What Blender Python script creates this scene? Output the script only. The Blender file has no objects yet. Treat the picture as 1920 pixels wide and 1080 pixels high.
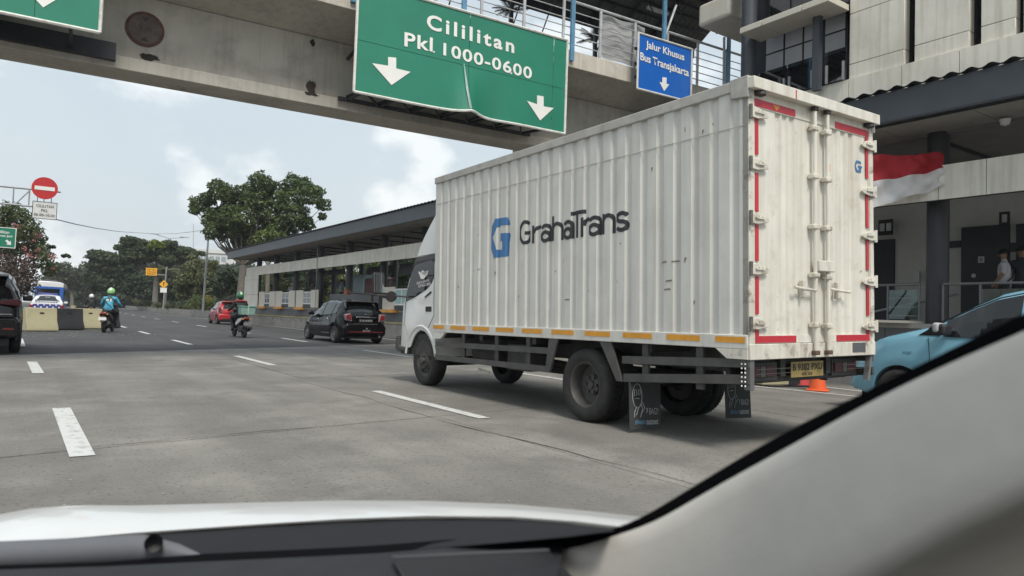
import bpy, bmesh, math, random
import numpy as np
from math import *
from mathutils import Vector, Matrix
random.seed(7)
RNG = np.random.default_rng(11)
S = bpy.context.scene
COL = S.collection

# ------------------------------------------------------------------ camera
F = 1320.0; CAMH = 1.1; YAW, PIT, ROL = 34.5, 2.4, 2.0       # focal length in px of a 1920 px wide frame
def cam_axes():
    y, p, r = radians(YAW), radians(PIT), radians(ROL)
    f = Vector((sin(y)*cos(p), cos(y)*cos(p), sin(p)))
    a = Vector((cos(y), -sin(y), 0)); u = a.cross(f)
    return f, a*cos(r)+u*sin(r), u*cos(r)-a*sin(r)
FWD, RGT, UPV = cam_axes()
CAM = Vector((0, 0, CAMH))
cd = bpy.data.cameras.new('camera'); cam = bpy.data.objects.new('camera', cd); COL.objects.link(cam)
cam.matrix_world = Matrix(((RGT.x, UPV.x, -FWD.x, 0), (RGT.y, UPV.y, -FWD.y, 0), (RGT.z, UPV.z, -FWD.z, CAMH), (0, 0, 0, 1)))
cd.sensor_width = 36; cd.lens = F/1920*36; cd.clip_start = 0.05; cd.clip_end = 3000
cd.dof.use_dof = True; cd.dof.focus_distance = 11.0; cd.dof.aperture_fstop = 6.3
S.camera = cam

# ------------------------------------------------------------------ sky, sun, exposure
CLOUD_AT = (5.1, 4.4, 0.2)            # where the cloud pattern starts
SUN_EL, SUN_AZ = 54.0, 195.0            # azimuth measured from +Y (along the road) towards +X
w = bpy.data.worlds.new('World'); S.world = w; w.use_nodes = True
nt = w.node_tree; nt.nodes.clear()
def wn(t, **k):
    n = nt.nodes.new(t)
    for a, b in k.items(): setattr(n, a, b)
    return n
sky = wn('ShaderNodeTexSky', sky_type='NISHITA', sun_disc=False, sun_elevation=radians(SUN_EL), sun_rotation=radians(SUN_AZ),
         air_density=1.6, dust_density=4.0, ozone_density=1.0, altitude=20)
tc = wn('ShaderNodeTexCoord')
mp = wn('ShaderNodeMapping'); mp.inputs['Scale'].default_value = (1, 1, 1.5); mp.inputs['Location'].default_value = CLOUD_AT
nz = wn('ShaderNodeTexNoise'); nz.inputs['Scale'].default_value = 6.0; nz.inputs['Detail'].default_value = 9; nz.inputs['Roughness'].default_value = .52
rp = wn('ShaderNodeValToRGB'); rp.color_ramp.elements[0].position = .47; rp.color_ramp.elements[1].position = .66
rp.color_ramp.elements[0].color = (.86, .86, .86, 1); rp.color_ramp.elements[1].color = (1, 1, 1, 1)
nz2 = wn('ShaderNodeTexNoise'); nz2.inputs['Scale'].default_value = 2.0; nz2.inputs['Detail'].default_value = 5
rp2 = wn('ShaderNodeValToRGB'); rp2.color_ramp.elements[0].position = .35; rp2.color_ramp.elements[1].position = .7
rp2.color_ramp.elements[0].color = (4.75, 5.5, 6.05, 1); rp2.color_ramp.elements[1].color = (5.35, 5.95, 6.35, 1)
puff = wn('ShaderNodeValToRGB'); puff.color_ramp.elements[0].position = .525; puff.color_ramp.elements[1].position = .61
puff.color_ramp.elements[0].color = (1, 1, 1, 1); puff.color_ramp.elements[1].color = (1.36, 1.27, 1.20, 1)
mx = wn('ShaderNodeMix', data_type='RGBA'); mul = wn('ShaderNodeMix', data_type='RGBA', blend_type='MULTIPLY'); mul.inputs[0].default_value = 1
bg = wn('ShaderNodeBackground'); bg.inputs['Strength'].default_value = .105
out = wn('ShaderNodeOutputWorld')
L = nt.links.new
L(tc.outputs['Generated'], mp.inputs['Vector']); L(mp.outputs[0], nz.inputs['Vector']); L(mp.outputs[0], nz2.inputs['Vector'])
L(nz.outputs['Fac'], rp.inputs[0]); L(nz2.outputs['Fac'], rp2.inputs[0]); L(nz.outputs['Fac'], puff.inputs[0])
L(rp2.outputs[0], mul.inputs[6]); L(puff.outputs[0], mul.inputs[7])
L(rp.outputs[0], mx.inputs[0]); L(sky.outputs[0], mx.inputs[6]); L(mul.outputs[2], mx.inputs[7])
L(mx.outputs[2], bg.inputs['Color']); L(bg.outputs[0], out.inputs['Surface'])
sl = bpy.data.lights.new('sun', 'SUN'); sl.energy = 2.2; sl.angle = radians(16); sl.color = (1, .95, .87)
sun = bpy.data.objects.new('sun', sl); COL.objects.link(sun)
sd = Vector((sin(radians(SUN_AZ))*cos(radians(SUN_EL)), cos(radians(SUN_AZ))*cos(radians(SUN_EL)), sin(radians(SUN_EL))))
sun.rotation_euler = sd.to_track_quat('Z', 'Y').to_euler(); sun.location = (0, 0, 60)
S.view_settings.view_transform = 'Standard'; S.view_settings.look = 'None'
S.view_settings.exposure = 0.42; S.view_settings.gamma = 1.0; S.view_settings.use_curve_mapping = False

# ------------------------------------------------------------------ picture ray -> point on a known surface
def ray(x, y): return FWD + RGT*((x-960)/F) - UPV*((y-540)/F)
def onX(x, y, X):
    d = ray(x, y); return CAM + d*(X/d.x)
def onY(x, y, Y):
    d = ray(x, y); return CAM + d*(Y/d.y)
def gnd(x, y, z=0):
    d = ray(x, y); return CAM + d*((z-CAMH)/d.z)
def at(x, y, depth): return CAM + ray(x, y)*depth
def onplane(x, y, p, n):
    d = ray(x, y); p = Vector(p); n = Vector(n); return CAM + d*((p-CAM).dot(n)/d.dot(n))

# ------------------------------------------------------------------ mesh helpers
class MB:
    def __init__(s): s.v = []; s.f = []
    def add(s, vs, fs):
        b = len(s.v); s.v += [tuple(v) for v in vs]; s.f += [tuple(i+b for i in f) for f in fs]; return s
    def box(s, x0, x1, y0, y1, z0, z1):
        return s.add([(x0,y0,z0),(x1,y0,z0),(x1,y1,z0),(x0,y1,z0),(x0,y0,z1),(x1,y0,z1),(x1,y1,z1),(x0,y1,z1)],
                     [(0,3,2,1),(4,5,6,7),(0,1,5,4),(1,2,6,5),(2,3,7,6),(3,0,4,7)])
    def prism(s, poly, ax, a, b):
        n = len(poly)
        f = {'x': lambda p, t: (t, p[0], p[1]), 'y': lambda p, t: (p[0], t, p[1]), 'z': lambda p, t: (p[0], p[1], t)}[ax]
        return s.add([f(p, a) for p in poly]+[f(p, b) for p in poly],
                     [tuple(range(n))[::-1], tuple(range(n, 2*n))]+[(i, (i+1) % n, (i+1) % n+n, i+n) for i in range(n)])
    def tube(s, pts, r, n=8, caps=True):
        pts = [Vector(p) for p in pts]; rs = r if isinstance(r, (list, tuple)) else [r]*len(pts)
        ref = Vector((0, 0, 1)); b = len(s.v); prev = None
        for i, p in enumerate(pts):
            t = (pts[min(i+1, len(pts)-1)]-pts[max(i-1, 0)]).normalized()
            if prev is None:
                a = t.cross(ref if abs(t.z) < .9 else Vector((0, 1, 0))).normalized()
            else:
                a = (prev - t*prev.dot(t)).normalized()
            prev = a; c = t.cross(a)
            for k in range(n):
                q = p + (a*cos(2*pi*k/n)+c*sin(2*pi*k/n))*rs[i]; s.v.append(tuple(q))
        for i in range(len(pts)-1):
            for k in range(n):
                s.f.append((b+i*n+k, b+i*n+(k+1) % n, b+(i+1)*n+(k+1) % n, b+(i+1)*n+k))
        if caps:
            s.f.append(tuple(b+k for k in range(n))[::-1]); m = b+(len(pts)-1)*n; s.f.append(tuple(m+k for k in range(n)))
        return s
    def bar(s, p, q, wd, ht, up=(0, 0, 1)):
        p, q = Vector(p), Vector(q); t = (q-p).normalized(); a = t.cross(Vector(up)).normalized()*wd/2; c = a.cross(t).normalized()*ht/2
        return s.add([p-a-c, p+a-c, p+a+c, p-a+c, q-a-c, q+a-c, q+a+c, q-a+c],
                     [(0,1,2,3),(7,6,5,4),(0,4,5,1),(1,5,6,2),(2,6,7,3),(3,7,4,0)])
    def lathe(s, prof, c, ax=(1, 0, 0), n=24):
        ax = Vector(ax).normalized(); a = ax.orthogonal().normalized(); d = ax.cross(a); c = Vector(c); b = len(s.v); m = len(prof)
        for k in range(n):
            e = a*cos(2*pi*k/n)+d*sin(2*pi*k/n)
            for r, h in prof: s.v.append(tuple(c+ax*h+e*r))
        for k in range(n):
            for i in range(m-1):
                s.f.append((b+k*m+i, b+((k+1) % n)*m+i, b+((k+1) % n)*m+i+1, b+k*m+i+1))
        return s
    def grid(s, fn, nu, nv, closed=False):
        b = len(s.v)
        for i in range(nu):
            for j in range(nv): s.v.append(tuple(fn(i/(nu-1), j/(nv-1))))
        for i in range(nu-1):
            for j in range(nv-1): s.f.append((b+i*nv+j, b+(i+1)*nv+j, b+(i+1)*nv+j+1, b+i*nv+j+1))
        return s
    def poly(s, pts):
        return s.add(pts, [tuple(range(len(pts)))])
    def rings(s, rings, caps=True, closed=True):
        b = len(s.v); n = len(rings[0])
        for r in rings: s.v += [tuple(p) for p in r]
        for i in range(len(rings)-1):
            for k in range(n if closed else n-1):
                s.f.append((b+i*n+k, b+i*n+(k+1) % n, b+(i+1)*n+(k+1) % n, b+(i+1)*n+k))
        if caps:
            s.f.append(tuple(b+k for k in range(n))[::-1]); m = b+(len(rings)-1)*n; s.f.append(tuple(m+k for k in range(n)))
        return s
    def mesh(s, name):
        me = bpy.data.meshes.new(name); me.from_pydata(s.v, [], s.f); me.validate(); me.update()
        bm = bmesh.new(); bm.from_mesh(me); bmesh.ops.recalc_face_normals(bm, faces=bm.faces); bm.to_mesh(me); bm.free()
        return me
def smooth_me(me, ang=40):
    me.shade_smooth(); me.set_sharp_from_angle(angle=radians(ang))
def obj(name, mb, mat, parent=None, smooth=0, bevel=0, seg=2, kind=None, mw=None):
    me = mb if isinstance(mb, bpy.types.Mesh) else mb.mesh(name)
    o = bpy.data.objects.new(name, me); COL.objects.link(o)
    if mat is not None and len(me.materials) == 0: me.materials.append(mat)
    if smooth: smooth_me(me, smooth)
    if bevel:
        m = o.modifiers.new('bevel', 'BEVEL'); m.width = bevel; m.segments = seg; m.limit_method = 'ANGLE'; m.angle_limit = radians(35)
        if not smooth: smooth_me(me, 30)
    if parent is not None: o.parent = parent
    if mw is not None: o.matrix_local = mw
    if kind: o['kind'] = kind
    return o
def tag(o, label=None, cat=None, group=None, kind=None):
    if label: o['label'] = label
    if cat: o['category'] = cat
    if group: o['group'] = group
    if kind: o['kind'] = kind
    return o
def thing(name, label, cat, loc=(0, 0, 0), rz=0, group=None):
    o = bpy.data.objects.new(name, None); COL.objects.link(o); o.empty_display_size = .2
    o.location = loc; o.rotation_euler = (0, 0, rz)
    return tag(o, label, cat, group)
def copy_tree(o, parent=None):
    c = o.copy(); COL.objects.link(c); c.parent = parent
    for ch in [x for x in o.children]: copy_tree(ch, c)
    return c
def text_mesh(s, bold=0.0, space=1.0):
    cu = bpy.data.curves.new('t', 'FONT'); cu.body = s; cu.size = 1; cu.offset = bold; cu.space_character = space; cu.resolution_u = 4; cu.align_x = 'LEFT'
    o = bpy.data.objects.new('t', cu); COL.objects.link(o)
    bpy.context.view_layer.update()
    me = bpy.data.meshes.new_from_object(o.evaluated_get(bpy.context.evaluated_depsgraph_get()))
    bpy.data.objects.remove(o); bpy.data.curves.remove(cu)
    return me
def text_fit(name, s, mat, parent, p0, xv, yv, bold=0.0, space=1.0, off=0.004):
    """letters filling the parallelogram p0, p0+xv, p0+yv"""
    me = text_mesh(s, bold, space); n = len(me.vertices); co = np.empty(n*3, np.float32); me.vertices.foreach_get('co', co); co = co.reshape(-1, 3)
    lo, hi = co.min(0), co.max(0); p0, xv, yv = Vector(p0), Vector(xv), Vector(yv); nn = xv.cross(yv).normalized()*off
    a = (co[:, 0]-lo[0])/(hi[0]-lo[0]); b = (co[:, 1]-lo[1])/(hi[1]-lo[1])
    P = np.array(p0+nn)[None]+a[:, None]*np.array(xv)[None]+b[:, None]*np.array(yv)[None]
    me.vertices.foreach_set('co', P.astype(np.float32).ravel()); me.update(); me.materials.clear(); me.materials.append(mat)
    o = bpy.data.objects.new(name, me); COL.objects.link(o)
    if parent is not None: o.parent = parent
    return o

# ------------------------------------------------------------------ materials
MATS = {}
def M(name, col, rough=.6, metal=0, var=.12, vs=3.0, bump=0, bs=60, dirt=0, dcol=(.08, .07, .06), ds=2.5, streak=0, coat=0, spec=.5, island=0, trans=0, dz=.5, speck=0, light=0, track=0):
    if name in MATS: return MATS[name]
    m = bpy.data.materials.new(name); m.use_nodes = True; t = m.node_tree; N = t.nodes; lk = t.links.new
    b = N['Principled BSDF']; b.inputs['Roughness'].default_value = rough; b.inputs['Metallic'].default_value = metal
    b.inputs['Specular IOR Level'].default_value = spec; b.inputs['Coat Weight'].default_value = coat; b.inputs['Coat Roughness'].default_value = .06
    g = N.new('ShaderNodeNewGeometry'); pos = g.outputs['Position']
    cur = None
    def noise(scale, detail=4, vec=pos, rgh=.55):
        n = N.new('ShaderNodeTexNoise'); n.inputs['Scale'].default_value = scale; n.inputs['Detail'].default_value = detail; n.inputs['Roughness'].default_value = rgh
        lk(vec, n.inputs['Vector']); return n.outputs['Fac']
    def ramp(fac, p0, p1, c0, c1):
        r = N.new('ShaderNodeValToRGB'); r.color_ramp.elements[0].position = p0; r.color_ramp.elements[1].position = p1
        r.color_ramp.elements[0].color = c0; r.color_ramp.elements[1].color = c1; lk(fac, r.inputs[0]); return r.outputs[0]
    c4 = lambda c, k=1: (c[0]*k, c[1]*k, c[2]*k, 1)
    cur = ramp(noise(vs, 6), .3, .7, c4(col, 1-var), c4(col, 1+var))
    if island:
        mxn = N.new('ShaderNodeMix'); mxn.data_type = 'RGBA'; mxn.blend_type = 'MULTIPLY'; mxn.inputs[0].default_value = 1
        r = ramp(g.outputs['Random Per Island'], 0, 1, (1-island,)*3+(1,), (1+island, 1+island*.9, 1+island*.5, 1))
        lk(cur, mxn.inputs[6]); lk(r, mxn.inputs[7]); cur = mxn.outputs[2]
    if dirt:
        f1 = ramp(noise(ds, 8, rgh=.68), dz, dz+.16, (0, 0, 0, 1), (dirt, dirt, dirt, 1))
        mm = N.new('ShaderNodeMix'); mm.data_type = 'RGBA'; lk(f1, mm.inputs[0]); lk(cur, mm.inputs[6]); mm.inputs[7].default_value = c4(dcol); cur = mm.outputs[2]
    if light:
        f3 = ramp(noise(.9, 7, rgh=.6), .52, .74, (0, 0, 0, 1), (light, light, light, 1)); m3 = N.new('ShaderNodeMix'); m3.data_type = 'RGBA'; lk(f3, m3.inputs[0]); lk(cur, m3.inputs[6]); m3.inputs[7].default_value = c4(col, 1.45); cur = m3.outputs[2]
    if speck:
        f4 = ramp(noise(30, 3, rgh=.65), .57, .66, (0, 0, 0, 1), (speck, speck, speck, 1)); m4 = N.new('ShaderNodeMix'); m4.data_type = 'RGBA'; lk(f4, m4.inputs[0]); lk(cur, m4.inputs[6]); m4.inputs[7].default_value = c4(col, .42); cur = m4.outputs[2]
    if track:
        mt = N.new('ShaderNodeMapping'); mt.inputs['Scale'].default_value = (1.5, .035, 1); lk(pos, mt.inputs['Vector'])
        f5 = ramp(noise(1.0, 4, mt.outputs[0]), .42, .62, (1-track,)*3+(1,), (1, 1, 1, 1)); m5 = N.new('ShaderNodeMix'); m5.data_type = 'RGBA'; m5.blend_type = 'MULTIPLY'; m5.inputs[0].default_value = 1; lk(cur, m5.inputs[6]); lk(f5, m5.inputs[7]); cur = m5.outputs[2]
    if streak:
        mpn = N.new('ShaderNodeMapping'); mpn.inputs['Scale'].default_value = (6, 6, .35); lk(pos, mpn.inputs['Vector'])
        f2 = ramp(noise(1.6, 5, mpn.outputs[0]), .45, .75, (0, 0, 0, 1), (streak, streak, streak, 1))
        m2 = N.new('ShaderNodeMix'); m2.data_type = 'RGBA'; lk(f2, m2.inputs[0]); lk(cur, m2.inputs[6]); m2.inputs[7].default_value = c4(dcol); cur = m2.outputs[2]
    lk(cur, b.inputs['Base Color'])
    if bump:
        bn = N.new('ShaderNodeBump'); bn.inputs['Strength'].default_value = bump; bn.inputs['Distance'].default_value = .01
        lk(noise(bs, 5), bn.inputs['Height']); lk(bn.outputs[0], b.inputs['Normal'])
    if trans:
        tr = N.new('ShaderNodeBsdfTranslucent'); lk(cur, tr.inputs['Color']); mix = N.new('ShaderNodeMixShader'); mix.inputs[0].default_value = trans
        lk(b.outputs[0], mix.inputs[1]); lk(tr.outputs[0], mix.inputs[2]); lk(mix.outputs[0], N['Material Output'].inputs[0])
    MATS[name] = m; return m
def glass_mat(name, tint=(.8, .86, .86), fac=.12, rough=.03, dark=0):
    m = bpy.data.materials.new(name); m.use_nodes = True; t = m.node_tree; N = t.nodes; N.clear(); lk = t.links.new
    o = N.new('ShaderNodeOutputMaterial'); a = N.new('ShaderNodeBsdfTransparent'); a.inputs[0].default_value = tint+(1,)
    g = N.new('ShaderNodeBsdfGlossy'); g.inputs['Roughness'].default_value = rough; g.inputs[0].default_value = (.9, .95, .95, 1)
    fr = N.new('ShaderNodeFresnel'); fr.inputs[0].default_value = 1.5
    ad = N.new('ShaderNodeMath'); ad.operation = 'ADD'; ad.inputs[1].default_value = fac; lk(fr.outputs[0], ad.inputs[0]); ad.use_clamp = True
    mix = N.new('ShaderNodeMixShader'); lk(ad.outputs[0], mix.inputs[0]); lk(a.outputs[0], mix.inputs[1]); lk(g.outputs[0], mix.inputs[2]); lk(mix.outputs[0], o.inputs[0])
    return m
concrete_road = M('road_concrete', (.232, .219, .198), .88, var=.2, vs=.45, bump=.8, bs=55, dirt=.42, dcol=(.135, .129, .12), ds=1.3, dz=.47, speck=.8, light=.8, track=.16)
asphalt = M('asphalt', (.063, .062, .063), .88, var=.18, vs=.5, bump=.4, bs=100, dirt=.4, dcol=(.115, .11, .105), ds=.5, speck=.3, track=.18)
joint_m = M('joint_filler', (.06, .057, .053), .9)
paint_w = M('road_paint', (.62, .62, .60), .7, var=.12, vs=9, dirt=.8, dcol=(.26, .25, .235), ds=9, dz=.49)
soil = M('soil', (.12, .10, .07), .95, var=.3, vs=.6, bump=.5, bs=20)
conc = M('bridge_concrete', (.44, .41, .36), .9, var=.1, vs=1.2, bump=.25, bs=50, dirt=.35, dcol=(.17, .15, .13), ds=1.3, streak=.3, dz=.5)
conc_edge = M('edge_concrete', (.55, .51, .44), .9, var=.1, vs=2, bump=.3, bs=40, dirt=.45, dcol=(.22, .19, .15), ds=2.2, streak=.3, dz=.52)
wall_conc = M('barrier_concrete', (.26, .245, .225), .9, var=.15, vs=1.5, bump=.3, dirt=.4, dcol=(.1, .095, .09), ds=1.6, streak=.35)
beige = M('beige_cladding', (.74, .70, .61), .6, var=.06, vs=1.2, dirt=.25, dcol=(.42, .38, .31), ds=1.0, streak=.55, dz=.5)
beige_pl = M('beige_plain', (.60, .56, .48), .6, var=.06, vs=2, streak=.15, dcol=(.35, .31, .26))
slate = M('slate_metal', (.055, .062, .075), .45, var=.1, vs=2)
slate_d = M('dark_steel', (.022, .024, .03), .5, var=.15)
grey_pan = M('grey_panel', (.10, .103, .11), .55, var=.08)
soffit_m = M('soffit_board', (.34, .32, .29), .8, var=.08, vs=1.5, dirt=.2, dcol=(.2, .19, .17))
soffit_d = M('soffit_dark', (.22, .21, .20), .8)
roof_metal = M('roof_sheet', (.10, .105, .115), .45, .3, var=.1)
galv = M('galvanised_steel', (.33, .335, .34), .5, .4, var=.15, vs=8)
rail_m = M('painted_rail', (.50, .51, .52), .5, .2, var=.15, vs=6, dirt=.4, dcol=(.2, .16, .13), ds=7)
blue_post = M('blue_steel', (.11, .27, .42), .45, var=.2, vs=5, dirt=.4, dcol=(.08, .1, .12), ds=6)
sign_green = M('sign_green', (.018, .20, .125), .38, var=.08, vs=1.2)
sign_white = M('sign_white', (.80, .79, .75), .45, var=.05)
sign_edge = M('sign_rim_white', (.72, .71, .66), .5, var=.08, dirt=.5, dcol=(.3, .27, .22), ds=9)
sign_blue = M('sign_blue', (.012, .12, .48), .38, var=.06)
sign_red = M('sign_red', (.50, .028, .03), .4, var=.05)
sign_back = M('sign_back', (.10, .10, .11), .5, .4)
black_ink = M('black_ink', (.012, .012, .014), .5)
orange_m = M('orange_paint', (.62, .28, .04), .5, var=.12, dirt=.3, dcol=(.25, .13, .05), ds=6)
amber_tape = M('amber_tape', (.66, .30, .03), .4, var=.1, vs=10, dirt=.35, dcol=(.28, .14, .05), ds=12, dz=.55)
red_tape = M('red_tape', (.48, .022, .035), .38, var=.1, vs=8)
yellow_m = M('yellow_paint', (.43, .39, .245), .7, var=.12, vs=4, dirt=.4, dcol=(.25, .21, .12), ds=4)
black_pt = M('black_paint', (.022, .022, .024), .55, var=.2)
glass_dark = M('tinted_glass', (.010, .012, .013), .04, var=.05, spec=.6)
glass_clear = glass_mat('clear_glass')
rubber = M('rubber', (.022, .021, .021), .8, var=.25, vs=9, bump=.2, bs=80, dirt=.4, dcol=(.06, .055, .05), ds=5)
alloy = M('alloy_rim', (.40, .40, .41), .3, .9)
steel_rim = M('dusty_steel_rim', (.085, .08, .077), .6, .3, var=.2, vs=8)
chrome = M('chrome', (.7, .7, .72), .12, 1)
skin_m = M('skin', (.32, .18, .115), .5, var=.04)

# ================================================================== ground and road
def off(y): return 2.2e-4*max(0, y-30)**2
def edgeX(y): return 12.35+.016*(y-7)*(1 if y < 66 else 66/y)+off(y)
def bound(x): return 17.2+.53*(x+.4)
obj('ground', MB().box(-300, 430, -40, 700, -.6, -.06), soil, kind='structure')
road = obj('road', MB().add([(-16, -12, -.03), (14.2, -12, -.03), (14.2, 40, -.03), (-16, 40, -.03)], [(0, 1, 2, 3)]), joint_m, kind='structure')
ys = [30+10*i for i in range(50)]
mb = MB(); mb.poly([(-16, bound(-16)+8, 0), (-16, bound(-16), 0), (14.0, bound(14.0), 0), (14.0, 30, 0), (-16, 30, 0)][1:])
for a, b in zip(ys[:-1], ys[1:]):
    mb.poly([(-16+off(a), a, 0), (14.0+off(a), a, 0), (14.0+off(b), b, 0), (-16+off(b), b, 0)])
obj('asphalt', mb, asphalt, road, kind='structure')
xs = [-12.6, -8.6, -4.6, -.45, 3.72, 7.9, 12.0, 14.0]
rows = [-9, -4.4, .9, 6.1, 10.65, 15.2, 19.8, 24.4, 29]
for i in range(len(xs)-1):
    for j in range(len(rows)-1):
        x0, x1 = xs[i]+.007, xs[i+1]-.007
        sl_ = lambda x, r: rows[r]+.18*x*(1 if r > 2 else .5)
        lo0, lo1, hi0, hi1 = sl_(x0, j)+.007, sl_(x1, j)+.007, sl_(x0, j+1)-.007, sl_(x1, j+1)-.007
        hi0, hi1 = min(hi0, bound(x0)-.01), min(hi1, bound(x1)-.01)
        if hi0-lo0 < .3 and hi1-lo1 < .3: continue
        lo0, lo1 = min(lo0, hi0-.02), min(lo1, hi1-.02)
        dz = random.uniform(-.002, .002)
        obj('concrete_slab', MB().prism([(x0, lo0), (x1, lo1), (x1, hi1), (x0, hi0)], 'z', -.02, dz), concrete_road, road)
def dash(x0, y0, x1, y1, wd=.15):
    n = max(1, int(abs(y1-y0)/4)); mb = MB(); p = []
    for k in range(n+1):
        t = k/n; y = y0+(y1-y0)*t; x = x0+(x1-x0)*t
        p.append((x-wd/2, x+wd/2, y))
    for a, b in zip(p[:-1], p[1:]): mb.poly([(a[0], a[2], .006), (a[1], a[2], .006), (b[1], b[2], .006), (b[0], b[2], .006)])
    obj('lane_marking', mb, paint_w, road)
dash(.385, 5.9, .35, 8.65, .16); dash(.2, 12.9, .13, 15.35, .15); dash(-.05, 20.5, -.12, 24.6, .16)
for y0 in (-1.2, 6.45, 14.05, 21.95, 29.6, 37.3):
    f = lambda y: 4.13-.012*(y-6.4)*(1 if y < 30 else 0)-(.28 if y >= 30 else 0)+off(y)
    dash(f(y0), y0, f(y0+2.8), y0+2.8, .15)
for y0 in (8.6, 16.3, 24.3, 32, 41.5, 51, 60.5, 70, 79.5, 89, 98.5, 108):
    g = lambda y: 8.12+off(y)+max(0, y-30)*.006
    dash(g(y0), y0, g(y0+3), y0+3, .14)
for a, b in zip(range(5, 200, 6), range(11, 206, 6)): dash(edgeX(a), a, edgeX(b), b, .13)
dash(11.75, 3.6, 10.75, 9.6, .12)
crk = M('crack', (.055, .052, .048), .95)
def crack(x0, y0, x1, y1, wd=.012, seed=1):
    r = random.Random(seed); n = 26; L_, R_ = [], []
    dx, dy = x1-x0, y1-y0; l = sqrt(dx*dx+dy*dy); nx, ny = -dy/l, dx/l; o = 0
    for i in range(n+1):
        o = o*.8+r.uniform(-.05, .05); w_ = wd*r.uniform(.2, 1)*(.4+sin(pi*i/n)); x, y = x0+dx*i/n+nx*o, y0+dy*i/n+ny*o
        L_.append((x-nx*w_/2, y-ny*w_/2, .0045)); R_.append((x+nx*w_/2, y+ny*w_/2, .0045))
    obj('crack', MB().rings([L_, R_], caps=False, closed=False), crk, road)
crack(3.5, 11.3, 3.78, 2.6, .016, 2); crack(-.6, 6.05, 3.7, 6.72, .010, 3)
# scattered litter and chips by the barriers: too many and small to count
mb = MB()
for _ in range(90):
    x, y = random.uniform(-1.5, 4.2), random.gauss(28.5, 1.6); r = random.uniform(.02, .06); a = random.random()*6
    mb.poly([(x+r*cos(a+k*1.57)*random.uniform(.5, 1), y+r*2*sin(a+k*1.57), .012) for k in range(4)])
for _ in range(130):
    x, y = random.uniform(.2, 5.5), random.uniform(2.6, 6.5); r = random.uniform(.003, .009); a = random.random()*6
    mb.poly([(x+r*cos(a+k*1.57)*random.uniform(.5, 1), y+r*2*sin(a+k*1.57), .008) for k in range(4)])
tag(obj('road_grit', mb, M('grit', (.33, .315, .29), .9, var=.3, vs=3)), 'pale stone chips and litter scattered on the carriageway', 'grit', kind='stuff')

# ================================================================== long bus platform
st = thing('bus_station', 'long bus platform shelter with dark overhanging roof and beige beam', 'station', (13.5, 30, 0))
ST = Matrix.Translation((-13.5, -30, 0))
def sp(name, mb, mat, par=None, **k): return obj(name, mb, mat, par or st, mw=ST if par is None else None, **k)
Y0, Y1 = 0.5, 55.4
sp('base_wall', MB().prism([(13.50, 0), (13.9, 0), (13.9, .64), (13.56, .64)], 'y', Y0, Y1+1.5), wall_conc)
sp('yellow_band', MB().box(13.53, 13.93, Y0, Y1+1.5, .642, .705), M('worn_yellow_band', (.42, .35, .15), .8, dirt=.5, dcol=(.25, .22, .16), ds=2))
stud = MB().lathe([(0, -.04), (.045, -.035), (.055, 0)], (0, 0, 0), (1, 0, 0), 8).mesh('stud')
for k in range(22):
    obj('stud', stud, wall_conc, st, mw=ST@Matrix.Translation((13.525, 33.0+k*.98, .5)))
for k in range(25):
    a, b = Y0+k*2.2, min(Y0+(k+1)*2.2, Y1)
    sp('base_panel', MB().box(13.62, 13.68, a+.006, b-.006, .706, 1.22), grey_pan)
sp('platform_floor', MB().box(13.6, 19.2, Y0, Y1, 1.16, 1.25), M('floor_tile', (.30, .29, .27), .5, var=.1))
sp('beam_core', MB().box(13.53, 13.8, Y0, Y1-.1, 3.53, 4.08), slate_d)
pan = MB().box(-.02, .02, .006, .770, 3.50, 4.12).mesh('cladding_panel')
k = 0
y = 1.44
while y+.77 < 55.4:
    if y < 9.5 or y > 22:
        obj('cladding_panel', pan, beige, st, mw=ST@Matrix.Translation((13.50, y, 0)))
    y += .776
for c in range(3):
    for r, (z0, z1) in enumerate(((1.27, 2.1), (2.115, 3.2), (3.215, 3.495))):
        sp('cladding_panel', MB().box(13.48, 13.53, 51.6+c*1.24, 52.83+c*1.24, z0, z1), beige)
sp('end_wall_core', MB().box(13.53, 13.7, 51.6, 55.3, 1.25, 3.5), slate_d)
colm = MB().lathe([(0, 0), (.19, 0), (.19, 3.7), (0, 3.7)], (0, 0, 0), (0, 0, 1), 20).mesh('column'); smooth_me(colm)
for yy in (54.15, 49.7, 45.15, 40.6, 36.1, 31.7, 27.4, 22.9, 18.4, 13.9, 10.9, 6.42, 1.9):
    obj('column', colm, M('column_paint', (.034, .035, .041), .5, var=.12), st, mw=ST@Matrix.Translation((14.2, yy, 1.24)))
for yy in range(13, 56, 5):
    obj('column', colm, slate, st, mw=ST@Matrix.Translation((17.9, yy+.4, 1.24)))
# roof: fascia, corrugated edge, soffit
sp('roof', MB().prism([(12.66, 4.97), (18.9, 4.97), (18.9, 5.1), (15.8, 5.75), (12.66, 5.40)], 'y', Y0, 57.2), roof_metal)
sp('fascia', MB().box(12.60, 12.655, Y0, 57.35, 4.87, 5.40), slate)
sp('fascia_lip', MB().box(12.585, 12.70, Y0, 57.36, 4.83, 4.868), slate_d)
sp('end_fascia', MB().box(12.66, 18.9, 57.21, 57.28, 4.87, 5.40), slate)
def wav(t, u):
    y = Y0+t*(57.4-Y0); return (12.50+u*.35, y, 5.43+.028*sin(y*2*pi/.3)+u*.04)
sp('corrugated_edge', MB().grid(wav, 1300, 2), slate_d, smooth=60)
y = Y0
while y < 57:
    b = min(y+1.62, 57.2)
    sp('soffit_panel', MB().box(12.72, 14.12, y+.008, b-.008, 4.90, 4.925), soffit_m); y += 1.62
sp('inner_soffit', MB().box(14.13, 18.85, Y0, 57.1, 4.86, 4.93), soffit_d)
for yy in np.arange(2, 57, 2.25): sp('ceiling_batten', MB().box(14.2, 18.8, yy, yy+.06, 4.80, 4.858), slate_d)
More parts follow.
